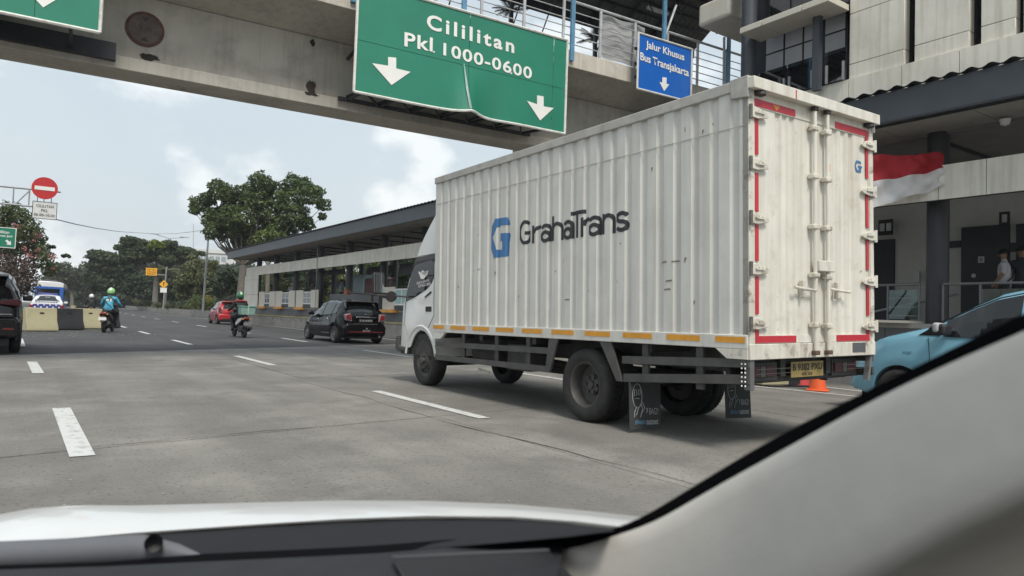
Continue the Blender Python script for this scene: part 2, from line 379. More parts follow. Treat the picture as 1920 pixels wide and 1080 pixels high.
# boarding gates along the kerb
white_fr = M('white_frame', (.7, .69, .65), .5)
pane_m = M('gate_pane', (.10, .115, .12), .12, var=.1)
teal_m = M('teal_glass', (.30, .46, .44), .15)
def gate(ya, yb, yc, yd, pane=pane_m):
    g = sp('boarding_gate', MB().box(13.50, 13.56, yc+.004, ya, 1.27, 2.29), beige_pl)
    obj('solid_panel', MB().box(13.50, 13.56, yd, yb-.004, 1.27, 2.29), beige_pl, g)
    obj('threshold', MB().box(13.38, 13.62, yc-.15, ya, 1.13, 1.262), orange_m, g)
    fr = MB().box(13.51, 13.55, yb, yc, 1.46, 1.53).box(13.51, 13.55, yb, yc, 2.14, 2.2)
    for t in (0, .5, 1): fr.box(13.512, 13.548, yb+t*(yc-yb-.06), yb+t*(yc-yb-.06)+.06, 1.53, 2.14)
    fr.box(13.514, 13.546, yb+.06, yc-.06, 1.82, 1.85)
    obj('window_frame', fr, white_fr, g)
    obj('pane', MB().box(13.525, 13.535, yb+.05, yc-.05, 1.53, 2.14), pane, g)
    obj('skirting', MB().box(13.52, 13.6, yb, yc, 1.27, 1.455), slate_d, g)
gate(51.23, 48.63, 49.84, 47.36); gate(47.14, 44.36, 45.82, 43.17); gate(42.89, 40.16, 41.58, 38.98)
gate(30.15, 27.5, 28.9, 26.4, teal_m)
sp('counter', MB().box(13.9, 14.5, 31.5, 38.2, 1.25, 2.05), grey_pan)
for (X, ya, yb, z0, z1) in ((14.6, 46.6, 49.4, 3.30, 3.55), (14.6, 38, 44, 3.22, 3.50), (15.2, 33, 36.2, 3.15, 3.55), (14.5, 26.5, 30.6, 2.95, 3.45), (15.8, 41, 42.4, 2.6, 3.0), (16.4, 29, 32, 2.7, 3.3)):
    sp('hanging_sign', MB().box(X, X+.08, ya, yb, z0, z1), black_pt)
    sp('sign_hanger', MB().box(X+.02, X+.05, ya+.2, ya+.24, z1, 4.8).box(X+.02, X+.05, yb-.24, yb-.2, z1, 4.8), slate_d)
sp('ticker_cable', MB().tube([(13.45, 39.2, 1.2), (13.45, 39.2, 4.9)], .02, 6), galv)
lk_ = thing('locker_cabinet', 'pale blue-grey lockers standing on the platform behind the black hatchback', 'lockers', (16, 38.3, 1.25))
lkm = M('locker_paint', (.32, .42, .44), .45, var=.1)
obj('body', MB().box(0.03, .5, 0, 1.95, 0, 2.05), lkm, lk_)
for c in range(4):
    for r in range(2): obj('door', MB().box(0, .028, .03+c*.48, .48+c*.48, .06+r*1.0, 1.02+r*1.0), lkm, lk_, bevel=.01)
kq = thing('kiosk', 'dark red snack kiosk beside the pale lockers on the platform', 'kiosk', (16, 36.2, 1.25))
kr = M('kiosk_red', (.16, .035, .03), .5)
obj('cabinet', MB().box(0, .7, 0, 1.9, 0, 1.75), kr, kq); obj('canopy', MB().box(-.1, .8, -.05, 1.95, 1.78, 1.86), rail_m, kq)
for c in range(3): obj('shelf', MB().box(-.05, .0, .1, 1.8, .4+c*.45, .44+c*.45), M('shelf', (.3, .12, .1), .5), kq)
obj('poster', MB().box(-.012, -.002, .15, .5, 1.15, 1.55), sign_white, kq)

# ================================================================== near platform hall behind the taxi
hl = sp('back_wall', MB().box(18.5, 18.7, 1.0, 14, 1.25, 4.86), M('hall_wall', (.55, .53, .49), .8, var=.06))
def hb(name, ya, yb, z0, z1, X=18.42, mat=slate_d, d=.075): return sp(name, MB().box(X, X+d, ya, yb, z0, z1), mat)
hb('door', 6.80, 7.80, 1.26, 3.64); hb('door', 9.40, 11.2, 1.26, 3.48); hb('door', 5.2, 6.66, 1.26, 3.62)
hb('lintel', 7.82, 8.27, 3.17, 3.33); hb('lintel', 6.67, 6.79, 3.0, 3.2)
hb('notice', 9.28, 9.64, 3.56, 3.96, 18.1, black_pt, .05); hb('notice', 6.68, 6.88, 3.58, 3.88, 18.1, black_pt, .05)
pict = M('pictogram_white', (.55, .55, .53), .5)
for ya in (9.31, 9.48): hb('pictogram', ya, ya+.12, 3.66, 3.86, 18.09, pict, .008)
hb('pictogram', 6.72, 6.82, 3.64, 3.82, 18.09, pict, .008)
wc = hb('pictogram', 7.30, 7.43, 2.77, 2.92, 18.41, pict, .008)
obj('wheelchair_symbol', MB().lathe([(.022, -.004), (.034, -.004)], (18.405, 7.36, 2.82), (1, 0, 0), 14).box(18.4, 18.405, 7.36, 7.375, 2.83, 2.89).box(18.4, 18.405, 7.33, 7.365, 2.845, 2.858), black_ink, wc)
sp('round_notice', MB().lathe([(0, -.004), (.05, -.004), (.05, 0)], (18.41, 7.52, 2.47), (1, 0, 0), 16), pict)
sp('coping', MB().box(13.46, 14.1, 6.62, 8.2, 1.252, 1.30), beige_pl)
for a, b in ((4.0, 6.22), (6.63, 9.2)):
    sp('handrail', MB().tube([(14.0, a, 2.0), (14.0, b, 2.0)], .025, 8), M('hall_rail', (.17, .17, .175), .5, .4))
for yy in (7.25, 6.23, 5.61, 4.6, 8.3, 9.0, 6.65): sp('rail_post', MB().tube([(14.0, yy, 1.25), (14.0, yy, 2.0)], .02, 8), MATS['hall_rail'])
sp('rail_glass', MB().box(13.995, 14.005, 6.68, 7.22, 1.33, 1.90), glass_mat('green_glass', (.35, .5, .45), .05)); sp('rail_glass', MB().box(13.995, 14.005, 4.65, 5.58, 1.33, 1.90), MATS.get('x') or glass_clear)
sp('ramp_rail', MB().tube([(14.6, 8.0, 1.45), (14.6, 6.2, 1.85)], .025, 8).tube([(14.6, 8.0, 1.25), (14.6, 8.0, 1.5)], .02, 8), galv)
for k in range(3): sp('lower_rail', MB().tube([(14.0, 6.66, 1.4+k*.17), (14.0, 7.24, 1.4+k*.17)], .008, 6), galv)

for a, b in ((.6, 9.2),): sp('conduit', MB().tube([(12.85, a, 4.86), (12.85, b, 4.86)], .018, 6), slate_d)
for yy in (4.4, 7.5): sp('soffit_lamp', MB().lathe([(0, -.03), (.10, -.03), (.11, .02), (0, .02)], (13.4, yy, 4.88), (0, 0, 1), 16), sign_back)
sp('speaker', MB().box(13.95, 14.1, 6.75, 6.95, 4.3, 4.55), sign_back, bevel=.02)
sp('camera_dome', MB().lathe([(0, -.12), (.07, -.09), (.09, 0), (0, 0)], (13.9, 5.2, 4.86), (0, 0, 1), 14), sign_white, smooth=50)
sp('wall_notice', MB().box(18.40, 18.415, 8.35, 8.6, 2.3, 2.65), pict); sp('wall_notice', MB().box(18.40, 18.415, 8.75, 8.95, 2.35, 2.62), pict); sp('litter_bin', MB().lathe([(0, 0), (.2, 0), (.24, .7), (.2, .75), (0, .75)], (17.8, 8.9, 1.25), (0, 0, 1), 16), slate_d, smooth=40)
sp('bench', MB().box(16.8, 17.2, 4.2, 6.0, 1.65, 1.72).box(16.9, 17.1, 4.4, 4.5, 1.25, 1.65).box(16.9, 17.1, 5.7, 5.8, 1.25, 1.65), slate_d)
# ================================================================== concourse above the platform
cb = thing('concourse_building', 'beige clad upper storey with dark window slots above the platform', 'building', (13.4, 7, 5.4))
CB = Matrix.Translation((-13.4, -7, -5.4))
def cp(name, mb, mat, par=None, **k): return obj(name, mb, mat, par or cb, mw=CB if par is None else None, **k)
cp('core_wall', MB().box(13.78, 16.5, .5, 7.7, 5.6, 10.5), slate)
for a, b in ((.6, 1.7), (1.7, 2.7), (2.7, 3.7), (3.7, 4.71), (4.71, 5.71), (5.71, 6.71), (6.71, 7.75), (7.75, 9.0), (9.0, 10.3)):
    cp('parapet_panel', MB().box(13.36, 13.5, a+.006, b-.006, 5.45, 6.12), beige)
cp('parapet_core', MB().box(13.45, 13.9, .5, 10.3, 5.45, 6.115), slate_d)
for a, b in ((6.69, 7.77), (5.575, 6.50), (4.868, 5.385), (3.8, 4.75), (2.7, 3.65), (1.5, 2.55)):
    for z0, z1 in ((6.13, 6.425), (6.435, 7.46), (7.47, 8.6), (8.61, 10.4)):
        cp('facade_panel', MB().box(13.40, 13.60, a, b, z0, z1), beige, bevel=.006, seg=1)
    cp('panel_backing', MB().box(13.601, 13.78, a+.02, b-.02, 6.13, 10.4), slate)
cp('slot_glass', MB().box(13.765, 13.775, .6, 7.69, 6.2, 10.4), glass_dark)
# recessed balcony with glazing
cp('balcony_floor', MB().box(13.9, 16.4, 7.78, 12.4, 5.9, 6.02), slate_d)
cp('balcony_back_wall', MB().box(13.97, 14.2, 7.79, 10.6, 6.02, 10.4), slate_d)
pale_pane = M('blind_sky_pane', (.50, .51, .53), .25, var=.05)  # light blinds, with the sky's reflection put into the pane colour
wf = cp('window', MB().box(13.93, 13.965, 8.12, 10.16, 6.93, 7.92), slate_d)
for a, b in ((8.17, 8.62), (8.90, 9.12), (9.17, 9.60), (9.65, 10.10)):
    for z0, z1 in ((6.97, 7.41), (7.45, 7.88)): obj('pane', MB().box(13.915, 13.928, a, b, z0, z1), pale_pane, wf)
wf2 = cp('window', MB().box(13.5, 13.56, 7.8, 9.9, 7.72, 9.4), slate_d)
for a in (7.85, 8.52, 9.2): obj('pane', MB().box(13.48, 13.495, a, a+.62, 7.78, 9.35), glass_dark, wf2)
cp('balcony_slab', MB().box(12.68, 13.42, 7.8, 8.38, 7.55, 7.68), beige_pl, bevel=.01); cp('balcony_slab', MB().box(12.68, 13.42, 8.395, 9.33, 7.55, 7.68), beige_pl, bevel=.01); cp('balcony_slab', MB().box(12.68, 13.42, 9.345, 9.9, 7.55, 7.68), beige_pl, bevel=.01)
cp('dark_column', MB().lathe([(0, 5.3), (.17, 5.3), (.17, 10.4), (0, 10.4)], (13.25, 10.08, 0), (0, 0, 1), 20), slate, smooth=40)
cp('slim_column', MB().box(13.14, 13.26, 8.27, 8.43, 6.0, 10.4), slate)
bal = glass_mat('balustrade_glass', (.34, .37, .39), .08)
for a, b in ((7.78, 8.24), (8.47, 9.1), (9.13, 9.9)):
    g_ = cp('glass_panel', MB().box(13.295, 13.305, a, b, 6.13, 6.78), bal)
    for q in (a+.05, b-.05): obj('clamp', MB().box(13.27, 13.33, q-.02, q+.02, 6.12, 6.5), galv, g_)
for yy in (7.74, 6.6, 5.48): cp('drain_pipe', MB().tube([(13.70, yy, 6.13), (13.70, yy, 10.4)], .03, 8), slate_d)
cp('upper_roof', MB().box(13.2, 16.5, .5, 12, 10.4, 10.6), slate)

# ================================================================== footbridge
BR = thing('footbridge', 'soot-stained concrete footbridge with roofed walkway crossing above the road', 'footbridge', (0, 14.02, 0), radians(-3.5))
BRM = Matrix.Translation((0, 14.02, 0))@Matrix.Rotation(radians(-3.5), 4, 'Z'); BRI = BRM.inverted()
BN = (BRM.to_3x3()@Vector((0, 1, 0)))
def bl(x, y, ly):
    """point of the bridge's own axes seen at picture x, y on the upright plane local y = ly"""
    return BRI@onplane(x, y, BRM@Vector((0, ly, 0)), BN)
BX0, BX1 = -14.0, 17.2
def bp(name, mb, mat, par=None, **k): return obj(name, mb, mat, par or BR, **k)
bp('girder', MB().prism([(0, 5.2), (.75, 5.2), (.75, 5.43), (.6, 5.46), (.6, 6.62), (.15, 6.62), (.15, 5.46), (0, 5.43)], 'x', BX0, 13.4), conc, bevel=.012)
bp('deck', MB().prism([(-.9, 6.9), (.12, 6.625), (.63, 6.625), (1.65, 6.9), (1.65, 7.05), (-.9, 7.05)], 'x', BX0, BX1), conc)
bp('edge_beam', MB().box(BX0, BX1, -.99, -.905, 6.87, 7.26), conc_edge, bevel=.01)
bp('edge_beam', MB().box(BX0, BX1, 1.655, 1.74, 6.87, 7.26), conc_edge)
for x in np.arange(BX0+.5, BX1, 1.06):
    if 3 < x: bp('rail_post', MB().box(x-.03, x+.03, -.97, -.93, 7.262, 8.42), rail_m)
for k in range(5): bp('rail_bar', MB().tube([(3, -.95, 7.42+k*.19), (BX1, -.95, 7.42+k*.19)], .012, 6), rail_m)
bp('top_rail', MB().tube([(3, -.95, 8.42), (BX1, -.95, 8.42)], .032, 8), rail_m)
for k in range(3): bp('rail_bar', MB().tube([(3, 1.7, 7.55+k*.3), (BX1, 1.7, 7.55+k*.3)], .012, 6), rail_m)
pillx = [bl(px, 60, -1.02).x for px in (868, 1073, 1245)]
for x in [pillx[0]-2.35*k for k in (1, 2)]+pillx+[pillx[2]+2.3]:
    bp('blue_post', MB().box(x-.05, x+.05, -1.06, -1.0, 7.0, 10.25), blue_post)
    bp('far_post', MB().box(x-.05, x+.05, 1.75, 1.83, 7.0, 9.95), slate_d)
def arch(t): return -1.35+t*3.5, 10.1+.62*sin(pi*min(1, t*1.02))-.30*t
bp('roof_sheet', MB().grid(lambda a, b: (2.0+a*(BX1-2.2), arch(b)[0], arch(b)[1]+.012*sin(a*(BX1-2.2)*2*pi/.2)), 620, 12), M('bridge_roof', (.075, .078, .085), .55, .2, var=.15, dirt=.3, dcol=(.16, .12, .09), ds=2), smooth=60)
for x in [pillx[0]-2.35*k for k in (1, 2)]+pillx+[pillx[0]+.9, pillx[1]+.9, pillx[2]+1.15, pillx[2]+2.3]:
    bp('roof_rib', MB().tube([(x, arch(i/10)[0], arch(i/10)[1]-.06) for i in range(11)], .03, 6), slate_d)
    bp('roof_brace', MB().tube([(x, -.6, 9.0), (x, arch(.45)[0], arch(.45)[1]-.1)], .02, 6).tube([(x, 1.78, 8.6), (x, arch(.5)[0], arch(.5)[1]-.1)], .02, 6), slate_d)
for i in range(1, 11):
    t = i/11; bp('purlin', MB().box(2.2, BX1-.3, arch(t)[0]-.025, arch(t)[0]+.025, arch(t)[1]-.075, arch(t)[1]-.02), slate_d)
bp('far_eave', MB().box(2.0, BX1-.2, 2.1, 2.16, 9.56, 9.82), slate_d)
bp('drain_pipe', MB().tube([bl(1358, 70, -1.05), bl(1357, 160, -1.05)], .035, 8).tube([bl(1268, 10, -1.0), bl(1247, 68, -1.0)], .03, 8), rail_m)
bp('loose_lamp', MB().box(pillx[2]+.55, pillx[2]+1.3, .2, .3, 9.55, 9.62), rail_m)
a, b_ = bl(1131, 52, -.88), bl(1192, 150, -.88)
tp_ = obj('tarpaulin', MB().grid(lambda u, v: (a.x+u*(b_.x+.3-a.x), -.86+.03*sin(u*11+v*3)+.02*sin(v*9), 7.34+v*1.06), 18, 12), M('grey_tarp', (.36, .36, .36), .7, var=.15, vs=3))
tp_.matrix_world = BRM; smooth_me(tp_.data)
tag(tp_, 'pale grey tarpaulin hung behind the footbridge railing beside the blue sign', 'tarpaulin')
sub = obj('landing_slab', MB().box(13.25, 16.0, 10.65, 11.6, 8.4, 8.95), beige_pl, cb, mw=CB, bevel=.08, seg=3)
# soot patches with ragged outlines, and the faded round height sign
soot = M('soot', (.035, .03, .026), .95, var=.3, vs=8)
def patch(px, py, rx, ry, ly, n=22, seed=1, mat=None):
    r = random.Random(seed); c = bl(px, py, ly); s = 1/F*14.5
    pts = [(c.x+cos(2*pi*i/n)*rx*s*r.uniform(.6, 1.15), c.y, c.z+sin(2*pi*i/n)*ry*s*r.uniform(.55, 1.2)) for i in range(n)]
    bp('soot_stain', MB().poly(pts), mat or soot)
patch(281, 107, 16, 6, .145, seed=3); patch(583, 163, 9, 16, .145, seed=5, mat=M('rust_stain', (.07, .05, .04), .95, var=.4, vs=9)); patch(586, 80, 5, 7, .145, seed=6)
patch(583, 176, 15, 4, -.003, seed=8)
rc = bl(272, 55, .135)
rs = thing('height_limit_sign', 'faded brown round height sign painted on the bridge girder', 'sign', BRM@Vector((rc.x, rc.y, rc.z-.3)), radians(-3.5))
obj('rim', MB().lathe([(0, .01), (.315, .01), (.315, -.004), (0, -.004)], (0, 0, .3), (0, 1, 0), 36), M('faded_rim', (.10, .045, .04), .8, var=.4, vs=12, dirt=.6, dcol=(.3, .27, .23), ds=14, dz=.56), rs)
obj('face', MB().lathe([(0, -.008), (.262, -.008)], (0, 0, .3), (0, 1, 0), 36), M('faded_face', (.115, .09, .08), .8, var=.25, vs=9), rs)
fd = M('faded_ink', (.06, .048, .045), .8)
text_fit('number', '3 m', fd, rs, (-.1, -.010, .25), (.2, 0, 0), (0, 0, .11), .01, 1, .002)
for s_ in (-1, 1): obj('triangle_mark', MB().poly([(-.07, -.011, .3+s_*.22), (.07, -.011, .3+s_*.22), (0, -.011, .3+s_*.13)]), fd, rs)

# ------------------------------------------------------------------ signs hung on the bridge
SY = -1.35
def sheet_sign(name, label, cat, x0, x1, z0, z1, xs, zs, mat, rim=.045, bend=None):
    root = thing(name, label, cat, BRM@Vector(((x0+x1)/2, SY, z0)), radians(-3.5)); RI = (BRM@Matrix.Translation(((x0+x1)/2, SY, z0))).inverted()@BRM
    D = bend or (lambda x, z: (0, 0))
    r = .09
    def rp(name, mb, mat, **k): return obj(name, mb, mat, root, mw=RI, **k)
    for xa, xb in zip(xs[:-1], xs[1:]):
        for za, zb in zip(zs[:-1], zs[1:]):
            def fn(u, v, xa=xa, xb=xb, za=za, zb=zb):
                x = xa+.004+u*(xb-xa-.008); z = za+.004+v*(zb-za-.008); d = D(x, z); return (x, SY-.006+d[0], z+d[1])
            mb = MB().grid(fn, 24, 12); o = rp('sheet', mb, mat); smooth_me(o.data)
    def strip(p, q, n=40):
        m = MB(); pr = []
        for i in range(n+1):
            t = i/n; x = p[0]+(q[0]-p[0])*t; z = p[1]+(q[1]-p[1])*t; d = D(x, z); pr.append((x, SY-.012+d[0], z+d[1]))
        return m.tube(pr, rim/2, 6)
    rp('rim', strip((x0, z0), (x1, z0)), sign_edge, smooth=50); rp('rim', strip((x0, z1), (x1, z1)), sign_edge, smooth=50)
    rp('rim', strip((x0, z0), (x0, z1)), sign_edge, smooth=50); rp('rim', strip((x1, z0), (x1, z1)), sign_edge, smooth=50)
    bk = MB(); n = int((x1-x0)/.9)+1
    for i in range(n+1):
        x = x0+.15+(x1-x0-.3)*i/n; bk.box(x-.03, x+.03, SY+.10, SY+.15, z0+.06, z1-.05)
    for z in (z0+.35, (z0+z1)/2, z1-.3): bk.box(x0+.05, x1-.05, SY+.151, SY+.2, z-.03, z+.03)
    rp('back_frame', bk, sign_back)
    return root, RI
p1, p2 = bl(663, 171, SY), bl(1059, 252, SY); q2 = bl(1063, 76, SY)
gx0, gx1, gz0, gz1 = p1.x, (p2.x+q2.x)/2, (p1.z+p2.z)/2, q2.z
gc = bl(876, 190, SY).x; gc2 = bl(1035, 190, SY).x; gh = (bl(668, 70, SY).z+bl(1035, 165, SY).z)/2
def gbend(x, z):
    low = max(0, min(1, (gh-z)/(gh-gz0)))**1.2
    d = (x-gc)
    y = -.13*low*exp(-(d/.20)**2)+.05*low*exp(-((d-.55)/.35)**2)
    z_ = (.06*low*exp(-((d-.10)/.28)**2) if d > 0 else .03*low*exp(-(d/.5)**2))
    return y, z_
sg, SGI = sheet_sign('direction_sign', 'large green direction sign reading Cililitan with a buckled lower edge', 'sign', gx0, gx1, gz0, gz1, [gx0, gc, gc2, gx1], [gz0, gh, gz1], sign_green, .055, gbend)
def spx(x, y): return SGI@bl(x, y, SY-.014)
def sign_text(nm, s, root, f, a, b, c, mat, bold=.0, space=1.0):
    p0, p1_, p2_ = f(*a), f(*b), f(*c); return text_fit(nm, s, mat, root, p0, p1_-p0, (p2_-p0), bold, space, .003)
sign_text('lettering', 'Cililitan', sg, spx, (800, 53.5), (964, 100.5), (800.5, 25), sign_white, .028, 1.3)
sign_text('lettering', 'Pkl', sg, spx, (758, 86.5), (811, 97), (758.5, 60), sign_white, .022, 1.12)
sign_text('lettering', '1000-0600', sg, spx, (831, 103.5), (997, 149), (831.5, 79.5), sign_white, .02, 1.12)
for x, y in ((813.5, 97), (861, 109), (958.5, 137)): obj('full_stop', MB().poly([spx(x-1.7, y-1.6), spx(x+1.7, y-.8), spx(x+1.7, y+1.9), spx(x-1.7, y+1.1)]), sign_white, sg)
def arrow(root, f, pts, mat=sign_white): obj('arrow', MB().poly([f(*p) for p in pts]), mat, root)
c2 = lambda pts: [(640+a/2.743, b/2.743) for a, b in pts]
def spa(x, y):
    p = spx(x, y); q = SGI.inverted()@p; d = gbend(q.x, q.z); return p+Vector((0, d[0]-.004, 0))
arrow(sg, spa, c2([(240, 293), (282, 297), (282, 352), (356, 370), (258, 438), (158, 325), (240, 338)]))
arrow(sg, spa, c2([(1006, 490), (1040, 496), (1040, 547), (1092, 556), (1022, 620), (954, 518), (1006, 536)]))
obj('torn_seam', MB().poly([spa(x, y)+Vector((0, -.012, 0)) for x, y in ((868.5, 120), (870, 120), (874.5, 160), (880, 205), (875.5, 206), (871, 165))]), M('bare_metal', (.45, .55, .52), .3, .6), sg)
# the neighbouring green sign, cut by the left edge of the picture
pl, pr = bl(0, 22, SY), bl(187, 63, SY)
hx1 = pr.x; hz0 = (pl.z+pr.z)/2
s2, S2I = sheet_sign('direction_sign', 'green direction sign cut off by the top left corner of the picture', 'sign', hx1-5.2, hx1, hz0, hz0+2.25, [hx1-5.2, hx1-3.9, hx1-.85, hx1], [hz0, hz0+1.0, hz0+2.25], sign_green, .055)
def sp2(x, y): return S2I@bl(x, y, SY-.014)
arrow(s2, sp2, [(72, -42), (88, -38), (88, -13), (114, -6), (81, 14), (50, -19), (72, -16)])
# blue bus-lane sign
b1, b2, b3 = bl(1197, 59, SY), bl(1297, 95.5, SY), bl(1194, 166, SY)
bs_, BSI = sheet_sign('bus_lane_sign', 'blue bus lane sign with white lettering hung from the footbridge', 'sign', (b1.x+b3.x)/2, b2.x, b3.z, (b1.z+b2.z)/2, [(b1.x+b3.x)/2, b2.x], [b3.z, (b1.z+b2.z)/2], sign_blue, .05)
def spb(x, y): return BSI@bl(x, y, SY-.014)
sign_text('lettering', 'Jalur Khusus', bs_, spb, (1211, 93.5), (1283, 118), (1211, 75.5), sign_white, .02)
sign_text('lettering', 'Bus Transjakarta', bs_, spb, (1200.5, 117), (1291.5, 148.5), (1200.5, 97.5), sign_white, .02)
c6 = lambda pts: [(1180+a/5.4, b/5.4) for a, b in pts]
arrow(bs_, spb, c6([(335, 780), (378, 787), (376, 848), (405, 855), (352, 922), (305, 828), (333, 838)]))
# dark lattice carrying the green sign
lt = MB()
for k in range(7):
    x = gx0+.3+k*(gx1-gx0-.6)/6
    lt.bar((x, SY+.22, gz0+.12), (x, -.05, 5.42), .05, .05); lt.bar((x, SY+.22, gz0+1.2), (x, .1, 6.3), .05, .05)
    if k < 6:
        x2 = x+(gx1-gx0-.6)/6; lt.bar((x, SY+.24, gz0+.12), (x2, .0, 5.40), .04, .04); lt.bar((x, .05, 5.5), (x2, SY+.26, gz0+.6), .04, .04)
lt.bar((gx0+.1, -.06, 5.41), (gx1-.1, -.06, 5.41), .07, .07)
bp('sign_lattice', lt, slate_d)
lt = MB()
for k in range(5): x = hx1-4.8+k*1.1; lt.bar((x, SY+.22, hz0+.12), (x, -.03, 5.40), .05, .05)
lt.box(hx1-5, hx1+.25, -.12, -.02, 5.30, 5.60)
bp('sign_lattice', lt, slate_d)
# flag on the platform edge
fg = thing('flag', 'red over white flag fluttering behind the rear corner of the truck', 'flag', (13.45, 8.05, .70))
fp = [onplane(x, y, (12.15, 7.6, 3), (-.75, -.66, 0)) for x, y in ((1630, 293), (1768, 287), (1766, 350), (1630, 392))]
def flagpt(u, v):
    pts = fp; p = (pts[0]*(1-v)+pts[3]*v)*(1-u)+(pts[1]*(1-v)+pts[2]*v)*u
    n = Vector((-.75, -.66, 0)); p = p+n*(.085*sin(u*13+v*1.1)*(.35+.5*u)+.03*sin(u*4-v*1.2)+.03*sin(u*17+v*9)*(.4+u)+.022*sin(u*29-v*13)*(.3+u)+.02*sin(v*13+u*6)); p.z += .05*sin(u*8+.6)*(.3+u)*.6*(1-v)+.03*sin(u*14)*v*u
    return p-fg.location
sm = lambda c: M(*c)
for nm, v0, v1, c in (('red_half', 0, .5, ('flag_red', (.46, .03, .04), .75)), ('white_half', .5, 1, ('flag_white', (.80, .78, .77), .75))):
    o = obj(nm, MB().grid(lambda u, v, v0=v0, v1=v1: flagpt(u, v0+v*(v1-v0)), 40, 14), M(*c, trans=.3), fg); smooth_me(o.data)
b0 = flagpt(0, 0)
obj('pole', MB().tube([(0, 0, 0), (b0.x*.6, b0.y*.6, 1.2), (b0.x, b0.y, b0.z+.15)], .018, 8), galv, fg)

# ================================================================== box truck
TO = Vector((4.98, 3.728, 0))
tk = thing('box_truck', 'white box truck with corrugated cargo body and blue and black lettering on its side', 'truck', TO, radians(-.204))
TB = Matrix.Translation((0, 0, .818))@Matrix.Rotation(radians(-.585), 4, 'X')@Matrix.Rotation(radians(-1.287), 4, 'Y')   # body sits nose-down and leans to the kerb
TL, TW, TH = 5.547, 1.954, 2.385
tw_side = M('truck_white', (.63, .615, .575), .45, var=.05, vs=2.5, dirt=.2, dcol=(.36, .34, .30), ds=2.2, streak=.4, dz=.5, bump=.08, bs=14)
tw_rear = M('truck_white_worn', (.70, .675, .60), .5, var=.07, vs=3, dirt=.35, dcol=(.42, .36, .27), ds=5.0, streak=.5, dz=.52)
tw_scuff = M('truck_white_chipped', (.66, .63, .55), .55, var=.08, vs=5, dirt=.85, dcol=(.17, .11, .07), ds=8, dz=.53, streak=.4)
tw_rail = M('truck_rail_grey', (.44, .425, .395), .6, var=.12, vs=4, dirt=.4, dcol=(.25, .23, .2), ds=6)
cabw = M('cab_white', (.70, .70, .68), .22, var=.03, coat=.5)
chass = M('chassis_black', (.032, .031, .031), .6, var=.25, vs=5, dirt=.5, dcol=(.075, .068, .06), ds=4, dz=.46)
guard = M('guard_grey', (.060, .059, .058), .55, var=.2, vs=5, dirt=.5, dcol=(.11, .10, .09), ds=4, dz=.47)
def tp(name, mb, mat, par=None, **k): return obj(name, mb, mat, par or tk, mw=TB if par is None else None, **k)
# left wall: trapezoid corrugation
PER, DEP = .217, .024
def rib_breaks():
    br = [(0, 0.)]
    u = 5.39-25*PER+.0
    for i in range(26):
        c = 5.385-(25-i)*PER               # rear-facing slope centre
        lo = c-.011; hi = c+.011
        g0 = lo-.070; g1 = g0-.008
        if g1 > 0.02: br += [(g1, 0.), (g0, DEP), (lo, DEP), (hi, 0.)]
    br.append((TL, 0.)); return sorted(br)
RB = rib_breaks()
def rib(u): return float(np.interp(u, [b[0] for b in RB], [b[1] for b in RB]))
mb = MB(); us = [b[0] for b in RB]
for (u0, d0), (u1, d1) in zip(RB[:-1], RB[1:]):
    mb.poly([(d0, u0, .19), (d1, u1, .19), (d1, u1, 2.30), (d0, u0, 2.30)])
tp('side_panel', mb, tw_side)
mb = MB()
for (u0, d0), (u1, d1) in zip(RB[:-1], RB[1:]): mb.poly([(TW-d0, u0, .19), (TW-d1, u1, .19), (TW-d1, u1, 2.30), (TW-d0, u0, 2.30)])
tp('side_panel', mb, tw_side)
tp('roof', MB().box(-.005, TW+.005, .0, TL, 2.30, TH-.01), tw_rail)
tp('front_wall', MB().box(.02, TW-.02, TL-.03, TL, .0, 2.30), tw_side)
tp('floor', MB().box(.03, TW-.03, .02, TL-.02, .09, .19), chass)
for v0, v1 in ((-.022, .035), (TW-.035, TW+.022)):
    tp('top_rail', MB().box(v0, v1, .14, TL+.01, 2.29, TH), tw_rail, bevel=.008)
    tp('corner_cap', MB().prism([(-.02, 2.21), (.16, 2.23), (.16, TH+.012), (-.02, TH+.012)], 'x', v0-.006, v1+.006), tw_rail, bevel=.006)
    tp('bottom_rail', MB().box(v0+.006 if v0 < 0 else v0, v1 if v0 < 0 else v1-.006, 0, TL, .085, .205), tw_side, bevel=.006)
    tp('rear_gusset', MB().prism([(.0, .0), (.21, .0), (.33, .084), (.0, .084)], 'x', v0+.006, v1-.01), tw_scuff)
    tp('front_gusset', MB().prism([(TL, -.015), (TL-.24, -.005), (TL-.36, .084), (TL, .084)], 'x', v0+.006, v1-.01), tw_side)
tp('weld_seam', MB().box(-.004, .0, .02, TL-.05, 1.98, 1.986), tw_rail)
# amber reflectors
for u0, u1 in ((5.545, 5.21), (5.02, 4.6), (4.42, 4.0), (3.84, 3.44), (3.26, 2.85), (2.67, 2.27), (2.08, 1.68), (1.49, 1.09), (.9, .5), (.33, .02)):
    tp('amber_reflector', MB().box(-.0195, -.0165, u1, u0, .135, .187), amber_tape)
